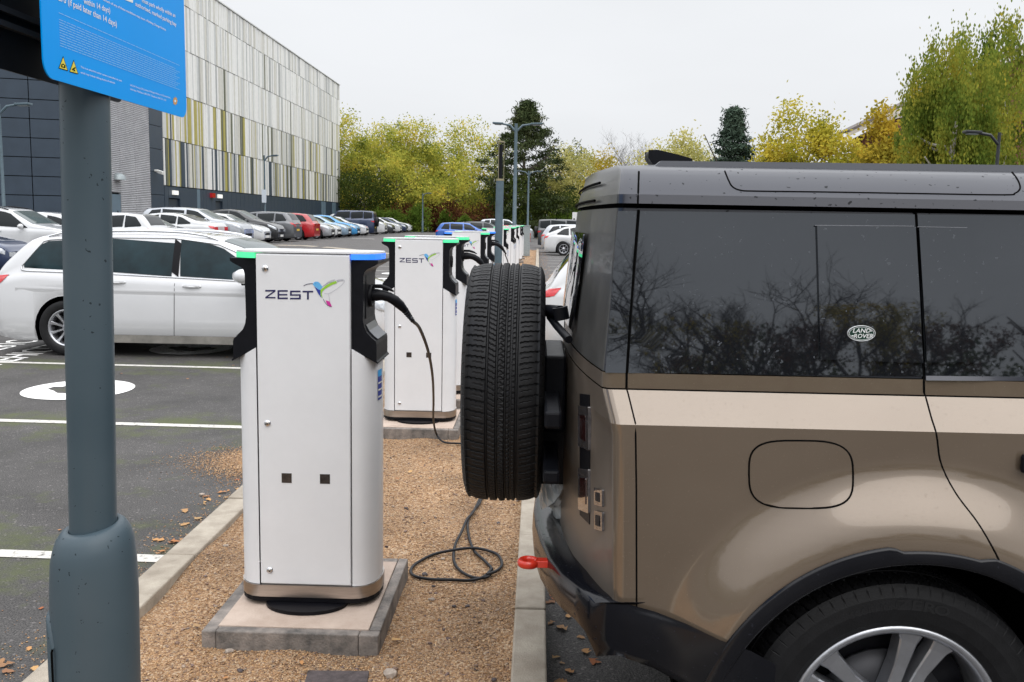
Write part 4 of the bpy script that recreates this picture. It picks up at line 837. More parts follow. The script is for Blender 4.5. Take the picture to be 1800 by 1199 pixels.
        for a0,a1,b0,b1 in t['wins'][1:]:
            xh=(a0+.03)*L_; zh=beltz(xh)-.08; yy=wz(xh,zh); mw=MB(); mw.obox((xh+off+.04,sgn*(yy+.018),zh),.19,.022,.028); mw.build('door_handle',paint,T,bevel=.006)
        for q in xw: add_wheel(T,q+off,sgn*(W/2-.115),R_,R_,style,sgn<0)
        if rails: 
            pr=[]; 
            for k in range(15):
                u=.14+.42*k/14; r_=ring(u*L_); pr.append((u*L_+off,sgn*(r_[10][0]*.97),r_[11][1]+.035*(1-abs((k-7)/7)**8)))
            mw=MB(); mw.tube(pr,.016,8); mw.build('roof_rail',M['chrome'] if rails=='c' else M['trim'],T)
    def top(a,b,f,nm,mt):
        if b-a<.01: return
        mw=MB(); rws=[]
        for i in range(13):
            xx=(a+(b-a)*i/12)*L_; wr=ring(xx)[10][0]; rws.append([(xx+off,wr*f*j/5,ztp(xx,wr*f*j/5)+.008) for j in range(-5,6)])
        mw.grid(rws); mw.build(nm,mt,T)
    top(t['scr'][0]+.008,t['scr'][1]-.008,.93,'windscreen',M['screen']); top(t['rear'][0],t['rear'][1],.86,'rear_window',gl)
    mw=MB(); mw.box(off-.012,off+.02,-.26,.26,H*.36 if not box else H*.3,H*.36+.11 if not box else H*.3+.11); mw.build('number_plate',M['platey'],T)
    mw=MB(); mw.box(L_+off-.02,L_+off+.014,-.26,.26,zs+.12,zs+.23); mw.build('number_plate',M['platew'],T)
    mw=MB(); mw.box(L_+off-.05,L_+off+.008,-W*.24,W*.24,zs+.25,zs+.36); mw.box(L_+off-.05,L_+off+.007,-W*.3,W*.3,zs+.03,zs+.11); mw.build('grille',M['trim'],T)
    if lowmat:
        for sgn in (-1,1):
            mw=MB(); side(mw,[(xw[0]+Ra+.02,zs+.005),(xw[0]+Ra+.02,zs+.10),(xw[1]-Ra-.02,zs+.10),(xw[1]-Ra-.02,zs+.005)],sgn,.012,3,20); mw.build('sill',lowmat,T)
    if spare:
        o=bpy.data.objects.new('spare_wheel',wheel_data(.38,'a')[0]); COL.objects.link(o); o.parent=T; o.location=(off-.13,0,1.08); o.rotation_euler=(0,0,R(90))
        mw=MB(); 
        for xx in (.25,.5): mw.box(off+xx*L_,off+xx*L_+.06,-.7,.7,H+.03,H+.07); 
        for xx in (.25,.5):
            for yy in (-.7,.64): mw.box(off+xx*L_,off+xx*L_+.06,yy,yy+.06,H-.03,H+.03)
        mw.build('roof_rack',M['trim'],T)
    T['_h']=1
    return T,dict(side=side,wz=wz,ring=ring,off=off,beltz=beltz,rez=rez,ztp=ztp)
def cp(n,c,metal=.0,r=.3,coat=1): return pm('car_paint_'+n,c,r,metal,coat=coat,var=.04,vs=4)
white=cp('white',(.58,.59,.6)); silver=cp('silver',(.42,.44,.47),.5); grey=cp('grey',(.12,.125,.135),.4); black=cp('black',(.008,.009,.012)); navy=cp('navy',(.018,.035,.09),.3); blue=cp('blue',(.01,.1,.42),.2); lblue=cp('light_blue',(.05,.3,.62),.2); redp=cp('red',(.42,.01,.015)); sblue=cp('silver_blue',(.28,.4,.52),.4); dgrey=cp('dark_grey',(.045,.05,.056),.3)
# Y-row of cars with their ends near x=-13 (F nose towards the road, B tail towards the road)
ROW=[
(23.6,'F','hatch',3.95,1.7,1.45,navy,'dark navy hatchback with its nose cut by the left frame edge, behind the white estate','hatchback',{}),
(27.0,'F','suv',4.35,1.8,1.68,white,'white SUV with black roof rails at far left, facing right','suv',dict(rails='b')),
(29.6,'F','hatch',4.3,1.78,1.5,white,'white car beyond the far left SUV, windscreen just left of the sign post','hatchback',{}),
(32.2,'B','hatch',3.95,1.7,1.48,white,'white hatchback with tall red tail lights, just right of the sign post','hatchback',{}),
(35.6,'F','hatch',4.3,1.78,1.38,silver,'low silver car whose bonnet shows behind the white hatchback','hatchback',{}),
(38.8,'B','saloon',4.67,1.85,1.42,white,'white saloon with slim red tail lights and a yellow plate','saloon',{}),
(42.0,'F','suv',4.73,1.93,1.66,silver,'silver grey SUV with a dark roof and rear spoiler beyond the white saloon','suv',dict(fr=1)),
(44.8,'F','hatch',4.1,1.75,1.45,white,'white car mostly hidden between the silver grey SUV and the black crossover','hatchback',{}),
(47.9,'F','crossover',4.6,1.85,1.66,black,'black crossover with dark wheels, largest in the middle of the row','crossover',{}),
(51.3,'B','suv',4.4,1.83,1.6,grey,'mid grey crossover with its tail towards the road, beside the black one','crossover',{}),
(55.3,'B','hatch',4.5,1.82,1.58,redp,'bright red hatchback with its tail towards the road','hatchback',{}),
(59.2,'F','hatch',4.3,1.8,1.47,silver,'silver hatchback next to the red one','hatchback',{}),
(62.0,'F','hatch',4.2,1.78,1.45,white,'small white car with a dark grille beyond the silver hatchback','hatchback',{}),
(64.8,'F','hatch',4.4,1.8,1.5,sblue,'silvery blue car before the bright blue one','hatchback',{}),
(68.0,'F','hatch',4.4,1.8,1.53,lblue,'bright light blue hatchback in the far part of the left row','hatchback',{}),
(71.3,'F','hatch',4.5,1.8,1.46,white,'white low nosed car just before the blue off-roader','hatchback',{}),
(75.0,'B','box',4.7,1.99,1.95,navy,'tall dark blue off-roader with a spare wheel and roof bars in the left row','off-roader',dict(spare=True,R_=.38)),
(80.3,'F','suv',5.0,1.98,1.74,white,'large white and black SUV just beyond the blue off-roader','suv',{}),
(85.0,'F','hatch',4.4,1.8,1.5,dgrey,'dark grey hatchback near the far end of the left row','hatchback',{}),
(89.3,'F','hatch',4.3,1.8,1.5,white,'white hatchback before the dark blue one near the far end','hatchback',{}),
(93.4,'F','hatch',4.4,1.8,1.5,navy,'dark blue hatchback, last but one in the left row','hatchback',{}),
(97.2,'F','hatch',4.3,1.8,1.5,white,'small white car at the very end of the left row','hatchback',{}),
]
for k,(y,fb,ty,L_,W,H,pt,lab,cat,kw) in enumerate(ROW):
    x=-13-L_/2+(rnd.uniform(-.1,.1)); kw=dict(kw); kw.setdefault('R_',.33 if ty!='suv' else .36); kw.pop('fr',None)
    make_car('parked_car',lab,cat,x,y+.0,(0 if fb=='F' else math.pi)+R(rnd.uniform(-1.5,1.5)),ty,L_,W,H,pt,style=rnd.choice('abcd'),group='cars parked in a row before the striped building',**kw)
# other far cars
make_car('parked_car','bright blue crossover with red tail lights seen over the chargers','crossover',-5.15,68,R(0),'suv',4.3,1.8,1.6,blue,group='cars parked beyond the chargers')
make_car('parked_car','dark grey roof of a car showing behind the bright blue crossover','car',-4.2,76,R(0),'suv',4.7,1.85,1.68,dgrey,group='cars parked beyond the chargers',rails='b')
make_car('parked_car','red car whose roof shows between the blue crossover and the thin grey post','car',-2.7,70.5,R(180),'hatch',4.3,1.8,1.45,redp,group='cars parked beyond the chargers')
make_car('parked_car','silver estate with a pale roof showing above the far chargers','estate car',-2.9,84,R(0),'suv',5.0,1.9,1.95,silver,group='cars parked beyond the chargers')
make_car('parked_car','white electric crossover with dark glass and silver wheels parked right of the kerb','crossover',.36+2.37,51.0,R(0),'crossover',4.75,1.92,1.62,white,R_=.365,style='c',z0=-.04,group='cars parked right of the kerb',uw=(.215,.80))
make_car('parked_car','silver grey car behind the white electric crossover, red tail light showing','hatchback',.2+2.25,55.2,R(0),'suv',4.5,1.85,1.66,silver,z0=-.04,group='cars parked right of the kerb')
make_car('parked_car','dark grey off-roader with a spare wheel, tallest car right of the kerb','off-roader',.0+2.4,64.5,R(0),'box',4.8,1.98,1.97,dgrey,R_=.38,z0=-.04,spare=True,group='cars parked right of the kerb')
make_car('parked_car','white car just beyond the bronze off-roader, red tail light showing past the spare wheel','hatchback',.08+2.15,12.1,R(0),'hatch',4.3,1.8,1.5,white,R_=.33,z0=-.045,group='cars parked right of the kerb',mirror=True)
# white estate
pw=pm('white_estate_paint',(.6,.605,.62),.22,coat=1,var=.02,vs=3); gb=pm('dirty_grey_sill',(.2,.19,.17),.6,var=.3,vs=6)
T,F_=make_car('estate_car','large white estate car with silver roof rails behind the nearest charger','estate car',-4.14,11.93,R(.8),'estate',4.86,1.84,1.50,pw,R_=.335,style='b',z0=0,group=None,rails='c',uw=(.194,.768),lowmat=gb,fine=2,zs=.17,mirror=False,glassm=pm('privacy_glass',(.008,.022,.028),.04,ior=1.5,var=.5,vs=2.5,spec=.25))
T['group']='cars parked in the electric bays'; off=F_['off']; wz=F_['wz']; L_=4.86
def curve_on(pts,o=.004): return [(x+off,-(wz(x,z)+o),z) for x,z in pts]
def dens(pts,n=6): 
    return [(a[0]+(b[0]-a[0])*k/n,a[1]+(b[1]-a[1])*k/n) for a,b in zip(pts,pts[1:]) for k in range(n)]+[pts[-1]]
be=F_['beltz']; re=F_['rez']
o1=[(.70*L_,be(.70*L_)+.012),(.475*L_,be(.47*L_)+.01),(.275*L_,be(.275*L_)+.01),(.10*L_,be(.1*L_)+.01),(.083*L_,be(.09*L_)+.03),(.082*L_,be(.09*L_)+.07),(.13*L_,re(.13*L_)-.03),(.145*L_,re(.14*L_)-.014),(.25*L_,re(.25*L_)-.012),(.45*L_,re(.45*L_)-.012),(.565*L_,re(.565*L_)-.018),(.64*L_,re(.64*L_)-.03),(.70*L_,be(.70*L_)+.03)]
mb=MB(); mb.tube(curve_on(dens(o1),.006),.008,8); mb.build('window_trim',M['chrome'],T)
mb=MB()
for ln in ([(.465*L_,be(.465*L_)),(.463*L_,.5),(.46*L_,.22)],[(.28*L_,be(.28*L_)),(.275*L_,.7),(.265*L_,.6)],[(.72*L_,be(.71*L_)-.02),(.715*L_,.5),(.69*L_,.3),(.69*L_,.2)]): mb.tube(curve_on(dens(ln),.001),.0035,5)
mb.build('panel_seams',M['seam'],T)
for a,b in ((.455,.472),(.275,.288)):
    mb=MB(); F_['side'](mb,[(a*L_,be(a*L_)+.02),(b*L_,be(b*L_)+.02),(b*L_,re(b*L_)-.02),(a*L_,re(a*L_)-.02)],-1,.0075); mb.build('pillar_trim',M['trim'],T)
mb=MB(); rows=[]
for i in range(20):
    xx=(.07+.88*i/19)*L_; z=.80-.035*i/19; w0=wz(xx,z); rows.append([(xx+off,-(wz(xx,z+.035)-.002),z+.035),(xx+off,-(w0+.007),z+.004),(xx+off,-(w0+.004),z-.004),(xx+off,-(wz(xx,z-.05)-.002),z-.05)])
mb.grid(rows); mb.build('crease',pw,T)
v=atY(426,486,10.82); mb=MB(); mb.lathe([(0,-.13),(.05,-.125),(.085,-.06),(.095,0),(.085,.06),(.055,.1),(0,.11)],(0,0,0),'x',14)
mb.v=[(p[0]*.95+v.x-T.location.x,p[1]*1.1+v.y-T.location.y,p[2]*.95+v.z) for p in mb.v]; mir=mb.build('wing_mirror',pw,T)
mb=MB(); mb.obox((v.x-T.location.x+.02,v.y-T.location.y+.14,v.z-.085),.12,.26,.045); mb.build('mirror_foot',M['trim'],mir,bevel=.01)
mb=MB(); mb.grid([curve_on([(x,z)],.010)+curve_on([(x,z-.02)],.010) for x,z in [(((.23+.5*k/20))*L_,.262) for k in range(21)]]); mb.build('sill_trim',M['chrome'],T)
for a in (.30,.485):
    mb=MB(); mb.tube([( a*L_+off+.01*k,-(wz(a*L_+.01*k,be(a*L_)-.085)+.022*math.sin(math.pi*k/22)),be(a*L_)-.085-.006*math.sin(math.pi*k/22)) for k in range(23)],.013,8); mb.build('door_handle',pw,T)
# more cars in EV bays further on? none visible
# ------------------------------------------------------------------ the bronze off-roader
GZ=-.022; YC=3.32; WX,WZ=.964,.385
bronze=dropmat('bronze_metallic_paint',(.162,.122,.087),.15,metal=.36,coat=1,scale=170,dark=.85,dirt=(.185,.142,.103))
gunm=dropmat('gunmetal_roof_paint',(.024,.026,.036),.36,metal=.2,coat=.22,scale=60,dark=.3)
dglass=dropmat('rain_spotted_privacy_glass',(.006,.007,.009),.02,ior=1.85,scale=62,dark=3.0,tint=(.88,.93,1))
bcl=dropmat('black_plastic_cladding',(.004,.0045,.007),.16,coat=.0,spec=.3,scale=60,dark=2.2,dirt=(.012,.012,.014))
DT=thing('off_roader','large bronze off-roader with grey roof and rear spare wheel, nearest car at right','off-roader',(2.5,YC,GZ))
YS=[(.3,2.36),(.5,2.345),(.72,2.332),(1.0,2.322),(1.19,2.318),(1.2001,2.326),(1.268,2.38),(1.2681,2.385),(1.311,2.388),(1.3111,2.394),(1.52,2.418),(1.732,2.446),(1.742,2.426),(1.765,2.431),(1.80,2.47),(1.832,2.52),(1.846,2.58),(1.852,2.68)]
ysz=np.array([a for a,b in YS]); ysy=np.array([b for a,b in YS])
def ysb(z): return float(np.interp(z,ysz,ysy))
def flare(x,z):
    rr=math.hypot(x-WX,(z-WZ)); 
    if z>1.19 or z<WZ-.2: return 0
    up=min(1,max(0,(1.19-z)/.12)); t=min(1,max(0,(.735-rr)/.205)); t=t*t*(3-2*t); e=min(1,max(0,(x-.25)/.3)); e=e*e*(3-2*e)
    return .075*t*up*e
def YF(x,z): return ysb(z)-flare(x,z)
def onS(px,py,o=0):
    Y=2.4
    for _ in range(6): v=atY(px,py,Y); Y=YF(v.x,v.z)
    v=atY(px,py,Y-o); return v
def xz(px,py,Y): v=atY(px,py,Y); return v.z,v.x
XR=sorted([xz(1077,1065,2.33),xz(1076,900,2.33),xz(1075,760,2.33),xz(1057,684,2.385),xz(1057,657,2.39),xz(1066,545,2.45),xz(1080,375,2.5),xz(1083,340,2.49),xz(1087,303,2.56)])
XCn=sorted([xz(983,800,3.4),xz(984,747,3.4),xz(989,613,3.4),xz(994,540,3.4),xz(1005,453,3.4),xz(1014,375,3.4),xz(1021,345,3.4),xz(1030,320,3.4)])
xrf=lambda z: float(np.interp(z,[a for a,b in XR],[b for a,b in XR])); xcf=lambda z: float(np.interp(z,[a for a,b in XCn],[b for a,b in XCn]))
def rearX(Y,z):
    t=min(1,abs(Y-YC)/(YC-ysb(z))); return xcf(z)+(xrf(z)-xcf(z))*t**2.4
XF=4.55
sx=list(np.arange(.30,1.75,.02))+list(np.linspace(1.8,XF,20)); sx=[float(v) for v in sx][::-1]
RC=.03
def ringD(z,o=0,flr=True):
    y0=ysb(z); xr=xrf(z); P=[]
    for x in sx: P.append((x,(YF(x,z) if flr else y0)-o))
    for x in (.285,.27,.255): 
        if x>xr+RC: P.append((x,(YF(x,z) if flr else y0)-o))
        else: P.append((xr+RC,y0-o))
    for k in range(7): a=R(90*k/6); P.append((xr+RC-(RC+o)*math.sin(a),y0+RC-(RC+o)*math.cos(a)))
    Yb=YC-(y0+RC); f0=rearX(y0+RC,z)-xr
    for k in range(1,17):
        Y=y0+RC+Yb*k/16; P.append((rearX(Y,z)-f0*(1-k/16)-o,Y))
    P2=[(x,2*YC-y) for x,y in P[::-1][1:]]
    return [(x,y,z) for x,y in P+P2]
def band(zs_,name,mt,parent=DT,o=0,mask=None,flr=True):
    mb=MB(); mb.grid([ringD(z,o,flr) for z in zs_],0,True,mask=mask); return mb.build(name,mt,parent,recalc=False)
def lowmask(zs_):
    def f(i,j):
        P=LOWR[i][j]; x=P[0]; z=zs_[i]+.01
        if x<.66 and zs_[i]<(.64 if x<.3 else .60): return False
        if x<.3: return True
        for wx in (WX,WX+3.022):
            if math.hypot(x-.01-wx,z-WZ)<.50 : return False
        return True
    return f
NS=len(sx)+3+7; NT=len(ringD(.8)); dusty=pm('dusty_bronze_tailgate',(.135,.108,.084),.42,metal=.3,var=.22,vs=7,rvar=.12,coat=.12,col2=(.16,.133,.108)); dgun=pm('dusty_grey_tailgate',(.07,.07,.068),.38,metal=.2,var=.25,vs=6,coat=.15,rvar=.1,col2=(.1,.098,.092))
def isrear(j): return NS-3<=j<NT-1-(NS-3)
def twoband(zs_,name,m1,m2,o=0,mask=None,flr=True):
    f=mask or (lambda i,j:True)
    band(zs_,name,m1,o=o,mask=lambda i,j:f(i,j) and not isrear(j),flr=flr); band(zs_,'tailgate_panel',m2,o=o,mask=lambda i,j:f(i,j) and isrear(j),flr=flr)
zl=[.48]+[round(float(v),4) for v in np.arange(.5,1.19,.02)]+[1.19]
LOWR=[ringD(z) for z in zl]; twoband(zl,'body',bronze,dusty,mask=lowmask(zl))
twoband([1.1901,1.2,1.235,1.268],'shoulder',bronze,dusty,flr=False); 
twoband([1.2712,1.29,1.3105],'waist_strip',bronze,dusty,flr=False)
mb=MB(); mb.grid([ringD(1.2665,-.004,False),ringD(1.2725,-.004,False)]); mb.build('waist_gap',M['seam'],DT)
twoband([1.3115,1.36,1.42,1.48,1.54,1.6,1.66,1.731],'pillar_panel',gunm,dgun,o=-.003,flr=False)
twoband([1.7425,1.7655],'gutter',gunm,dgun,flr=False); twoband([1.7656,1.78,1.8,1.818,1.832,1.842,1.849],'roof_side',gunm,dgun,flr=False)
mb=MB(); mb.grid([ringD(1.729,-.018,False),ringD(1.745,-.018,False)]); mb.build('gutter_gap',M['seam'],DT)
mb=MB(); top=ringD(1.849,0,False); n=len(top); mb.grid([top,[(max(x,.0)+ (.12 if x<.5 else -.02),YC+(y-YC)*.8,1.862) for x,y,z in top],[(x+.3 if x<.5 else x-.1,YC+(y-YC)*.3,1.872) for x,y,z in top]]); mb.add([(x+.3 if x<.5 else x-.1,YC+(y-YC)*.3,1.872) for x,y,z in top],[tuple(range(n))]); mb.build('roof',gunm,DT)
# front half, outside the picture, so that the car is whole from other positions
mb=MB(); P=[]
for x,zt,yi in ((3.15,1.311,0),(3.2,1.31,0),(3.4,1.20,.03),(4.3,1.15,.05),(4.55,1.1,.08),(4.72,.98,.14),(4.75,.7,.14),(4.72,.45,.16)):
    P.append([(x,2.33+yi+.02,zt-.05),(x,2.33+yi+.09,zt),(x,YC,zt+.02),(x,2*YC-2.42-yi,zt),(x,2*YC-2.35-yi,zt-.05)])
mb.grid(P); mb.build('bonnet',bronze,DT)
mb=MB(); mb.add([(3.05,2.52,1.76),(3.38,2.42,1.22),(3.38,2*YC-2.42,1.22),(3.05,2*YC-2.52,1.76)],[(0,1,2,3)]); mb.build('windscreen',dglass,DT)
mb=MB(); mb.box(4.5,4.74,2.45,4.2,.45,1.05); mb.build('grille',M['trim'],DT)
for y in (2.45,3.95): mb=MB(); mb.box(4.7,4.77,y,y+.25,.85,1.02); mb.build('headlight',M['lamp'],DT)
mb=MB(); mb.box(.5,4.6,2.9,3.75,.2,.55); mb.box(.42,.5,2.6,4.05,.35,.62); mb.build('underbody',M['seam'],DT)
# wheel arch liners and flares
for k,wx in enumerate((WX,WX+3.022)):
    for sgn,y0 in ((1,0),(-1,0)):
        Yf=lambda y: y if sgn>0 else 2*YC-y
        mb=MB(); rows=[]
        for i in range(41):
            a=R(-25+230*i/40); rows.append([(wx+.492*math.cos(a),Yf(2.31),WZ+.492*math.sin(a)),(wx+.492*math.cos(a),Yf(2.75),WZ+.492*math.sin(a)),(wx,Yf(2.75),WZ)])
        mb.grid(rows); mb.build('arch_liner',M['seam'],DT)
        mb=MB(); rows=[]
        for i in range(121):
            deg=-24+228*i/120; a=R(deg)
            ro=.536; u=(deg-86)/1.0
            if abs(deg-85)<10.5: ro=.521
            elif abs(deg-85)<13.5: ro=.521+.015*(abs(deg-85)-10.5)/3
            ri=.485+.006*abs(math.cos(a))**2
            def pt(r,o): 
                x,z=wx+r*math.cos(a),WZ+r*math.sin(a); y=(YF(wx*0+WX+r*math.cos(a),z))-o; return (x,Yf(y),z)
            rows.append([pt(ro,-.004),pt(ro,.010),pt(ro-.005,.012),pt(ri+.01,.012),pt(ri+.003,.009),pt(ri,-.005),pt(ri+.008,-.06)])
        mb.grid(rows); mb.build('wheel_arch_trim',bcl,DT)
# wheels
ty=tyre_mesh(.407,.279,.255,900,True).build('wheel',M['tyre']); TYD=ty.data; bpy.data.objects.remove(ty)
rimo=rim_mb(.279,.255,5,True,72,R(72),sw=.031).build('rim',RIMM); RID=rimo.data; bpy.data.objects.remove(rimo)
def bigwheel(x,y,rot,nm='wheel',par=DT,z=WZ):
    o=bpy.data.objects.new(nm,TYD); COL.objects.link(o); o.parent=par; o.location=Vector((x,y,z))-world_loc(par); o.rotation_euler=rot
    r_=bpy.data.objects.new('rim',RID); COL.objects.link(r_); r_.parent=o; return o
w1=bigwheel(WX,2.4625,(0,0,0)); bigwheel(WX+3.022,2.4625,(0,0,0)); bigwheel(WX,2*YC-2.4625,(0,0,math.pi)); bigwheel(WX+3.022,2*YC-2.4625,(0,0,math.pi))
mb=MB(); sw=pm('raised_tyre_lettering',(.016,.016,.017),.5,spec=.3)
for txt,deg in (('S',113),('C',110.5),('O',107.5),('R',104.7),('P',102),('I',100.2),('O',98),('N',95),('Z',91),('E',85.5),('R',80),('O',74.5)):
    a=R(deg); big=deg<93; h=.026 if big else .017; r0=.335; wdt=1.45 if big else 1
    def pl(u,v,a=a): 
        r_=r0+v; t=(u)*1.0; return (r_*math.cos(a)+t*math.sin(a),-.1305,r_*math.sin(a)-t*math.cos(a))
    text_into(mb,txt,h/.7,pl,sx=wdt,align='CENTER',bold=.02)
o=mb.build('tyre_lettering',sw,w1,recalc=False); o.location=(0,0,0)
# bumper
BP=[(.62,2.322,.595,.40),(.56,2.316,.628,.43),(.48,2.311,.650,.475),(.40,2.309,.672,.515),(.32,2.311,.695,.545),(.25,2.318,.712,.565),(.20,2.335,.720,.575),(.160,2.385,.718,.575),(.120,2.46,.712,.57),(.085,2.58,.698,.55),(.052,2.76,.676,.515),(.028,2.95,.662,.48),(.010,3.15,.652,.46),(.004,3.32,.648,.45)]
BP=BP+[(x,2*YC-y,a,b) for x,y,a,b in BP[::-1][1:]]
rows=[]
for i,(x,y,zt,zb_) in enumerate(BP):
    p=Vector((x,y)); a=Vector(BP[max(i-1,0)][:2]); b=Vector(BP[min(i+1,len(BP)-1)][:2]); t=(b-a).normalized(); nrm=Vector((-t.y,t.x)); nrm=-nrm if nrm.dot(p-Vector((2.5,YC)))<0 else nrm
    ins=.03 if i<6 or i>len(BP)-7 else .16
    def q(o,z): v=p+nrm*o; return (v.x,v.y,z)
    h=zt-zb_; rows.append([q(-ins,zt+.006),q(-.012,zt+.003),q(-.004,zt-.003),q(0,zt-.012),q(.002,zt-.35*h),q(-.004,zt-.7*h),q(-.03,zb_+.02),q(-.06,zb_),q(-.30 if ins>.1 else -.1,zb_-.01)])
rows=[[(x,min(y,YF(x,max(z,.5))-.012) if (y<2.6 and x>.15 and k<8) else y,z) for k,(x,y,z) in enumerate(r_)] for r_ in rows]
mb=MB(); mb.grid(rows); bump=mb.build('rear_bumper',bcl,DT)
mb=MB(); v=atY(1232,1168,2.306); mb.lathe([(0,-.002),(.010,-.002),(.011,0),(.013,0),(.014,.003)],v,'y',20); mb.build('parking_sensor',bcl,bump)
# recessed side reflector on the bumper corner
def bp_at(Y): 
    a=sorted([(y,x) for x,y,_,_ in BP]); return float(np.interp(Y,[p[0] for p in a],[p[1] for p in a]))
# towing eye
redpaint=pm('red_tow_eye_paint',(.62,.03,.012),.3,coat=.6,var=.06,vs=30)
mb=MB(); c=Vector((-.008,2.78,.652)); ring=[]
for k in range(24): a=2*math.pi*k/24; ring.append(c+Vector((.032*math.cos(a),.03*math.sin(a),.0)))
rr_=[]
for k in range(24):
    a=2*math.pi*k/24; d_=Vector((math.cos(a),math.sin(a),0)); rr_.append([c+d_*(.026+.0085*math.cos(b))+Vector((0,0,.013*math.sin(b))) for b in [2*math.pi*j/10 for j in range(10)]])
mb.grid(rr_,closeu=True,closev=True); mb.obox(c+Vector((.045,0,0)),.045,.034,.022); mb.build('towing_eye',redpaint,DT,bevel=.003)
# glazing, door panel lines
def panel(poly,o,mt,name,nx=10,ny=8,thick=0):
    """poly: four image corners (tl,tr,br,bl) laid on the side surface"""
    P=[onS(*p) for p in poly]; mb=MB(); rows=[]
    for i in range(ny+1):
        a=P[0].lerp(P[3],i/ny); b=P[1].lerp(P[2],i/ny); rows.append([(lambda q:(q.x,YF(q.x,q.z)-o,q.z))(a.lerp(b,j/nx)) for j in range(nx+1)])
    mb.grid(rows)
    edge=rows[0]+[r[-1] for r in rows[1:]]+rows[-1][::-1][1:]+[r[0] for r in rows[::-1]][1:-1]
    mb.grid([edge,[(x,y+o+.002,z) for x,y,z in edge]],0,False,closev=True); return mb.build(name,mt,DT)
panel([(1125,371),(1607,377),(1621,661),(1104,655)],.003,dglass,'quarter_window')
panel([(1086,371),(1119,371),(1099,655),(1064,655)],.002,dglass,'pillar_glass',nx=3)
panel([(1612,377),(2500,388),(2500,668),(1626,661)],.003,dglass,'door_window',nx=24)
panel([(1434,397),(1606.5,399),(1619.5,637),(1440,631)],.012,dglass,'badge_panel'); panel([(1612.5,400),(1700,401),(1714,636),(1626,636)],.012,dglass,'badge_panel')
panel([(1626,660),(2500,670),(2500,675.5),(1626,668)],.007,gunm,'window_sill_strip',nx=20,ny=1)
def seam(pts,r=.0026,name='panel_gap',parent=DT,mt=None,closed=False,o=-.001,n=6):
    P=spl([Vector((p[0],p[1],0)) for p in pts],n); mb=MB(); mb.tube([onS(p.x,p.y,o) for p in P],r,6); return mb.build(name,mt or M['seam'],parent)
def seamd(pts,**k):
    out=[]
    for a,b in zip(pts,pts[1:]):
        for i in range(6): out.append((a[0]+(b[0]-a[0])*i/6,a[1]+(b[1]-a[1])*i/6))
    out.append(pts[-1]); return seam(out,n=1,**k)
seamd([(1101,683),(1104,692),(1117,745)]); seamd([(1117,745),(1118.5,860),(1119,1066)]); seamd([(1122.5,369),(1111,515),(1101.5,656),(1101,682)],r=.0035)
seamd([(1609,373),(1616,520),(1623.5,664),(1624,690)],r=.0035)
seam([(1624,690),(1628,702),(1637,735),(1646,765),(1654,815),(1679,866),(1717,917),(1742,958),(1756,985)])
seamd([(1123,302),(1121.5,346),(1121,362)],r=.003)
seam([(1274,301),(1281,318),(1288,329),(1302,335),(1330,336.5),(1450,338),(1600,340.5),(1762,343),(1784,340),(1793,331),(1789,317),(1779,303)],r=.0026,name='roof_panel_gap')
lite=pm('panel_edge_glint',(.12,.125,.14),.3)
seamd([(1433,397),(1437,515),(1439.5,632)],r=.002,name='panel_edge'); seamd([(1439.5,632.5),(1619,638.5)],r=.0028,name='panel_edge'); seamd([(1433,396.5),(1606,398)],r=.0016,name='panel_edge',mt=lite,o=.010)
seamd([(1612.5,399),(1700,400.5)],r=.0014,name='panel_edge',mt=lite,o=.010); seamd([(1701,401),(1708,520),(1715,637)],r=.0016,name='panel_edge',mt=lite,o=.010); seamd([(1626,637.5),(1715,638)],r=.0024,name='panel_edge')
# fuel flap
fl=[]
cx,cy,hw,hh=1408,834,91,59
for k in range(48):
    a=2*math.pi*k/48; e=2/3.4; fl.append((cx+hw*math.copysign(abs(math.cos(a))**e,math.cos(a))+2*math.sin(a)*.5,cy+hh*math.copysign(abs(math.sin(a))**e,math.sin(a))+.02*(hw*math.cos(a))))
mb=MB(); rows=[]
for i in range(21):
    v_=-.985+1.97*i/20; u_=(1-abs(v_)**3.4)**(1/3.4)*.985
    rows.append([onS(cx+hw*u_*(-1+2*j/20)+v_*.5,cy+hh*v_+.02*hw*u_*(-1+2*j/20),.0025) for j in range(21)])
mb.grid(rows); ff=mb.build('fuel_flap',bronze,DT,recalc=False)
mb=MB(); P=[onS(x,y,.0) for x,y in fl]; mb.tube(P+[P[0],P[1]],.0032,6,caps=False); mb.build('flap_gap',M['seam'],DT)
# door handle at the frame edge
mb=MB(); v=onS(1812,815,.012); mb.obox(v,.05,.02,.05,mi=0); mb.build('door_handle',M['trim'],DT,bevel=.01)
# badge
mb=MB(); v=onS(1514,586,.013)
def ell(rx,rz,o,mi): 
    P=[(v.x+rx*math.cos(2*math.pi*k/40),v.y-o,v.z+rz*math.sin(2*math.pi*k/40)) for k in range(40)]; mb.add(P,[tuple(range(40))],mi)
mb.lathe([(0,0)],(0,0,0),'y',3) if False else None
P0=[[(v.x+a_*math.cos(2*math.pi*k/48),v.y-o_,v.z+b_*math.sin(2*math.pi*k/48)) for k in range(48)] for a_,b_,o_ in ((.0355,.0205,-.001),(.0355,.0205,.002),(.0345,.0195,.003),(.0335,.0185,.002))]
mb.grid(P0,0,True,closev=True); ell(.0335,.0185,.002,1)
P0=[[(v.x+a_*math.cos(2*math.pi*k/48),v.y-.0024,v.z+b_*math.sin(2*math.pi*k/48)) for k in range(48)] for a_,b_ in ((.0315,.0168),(.030,.0155))]; mb.grid(P0,0,False,closev=True)
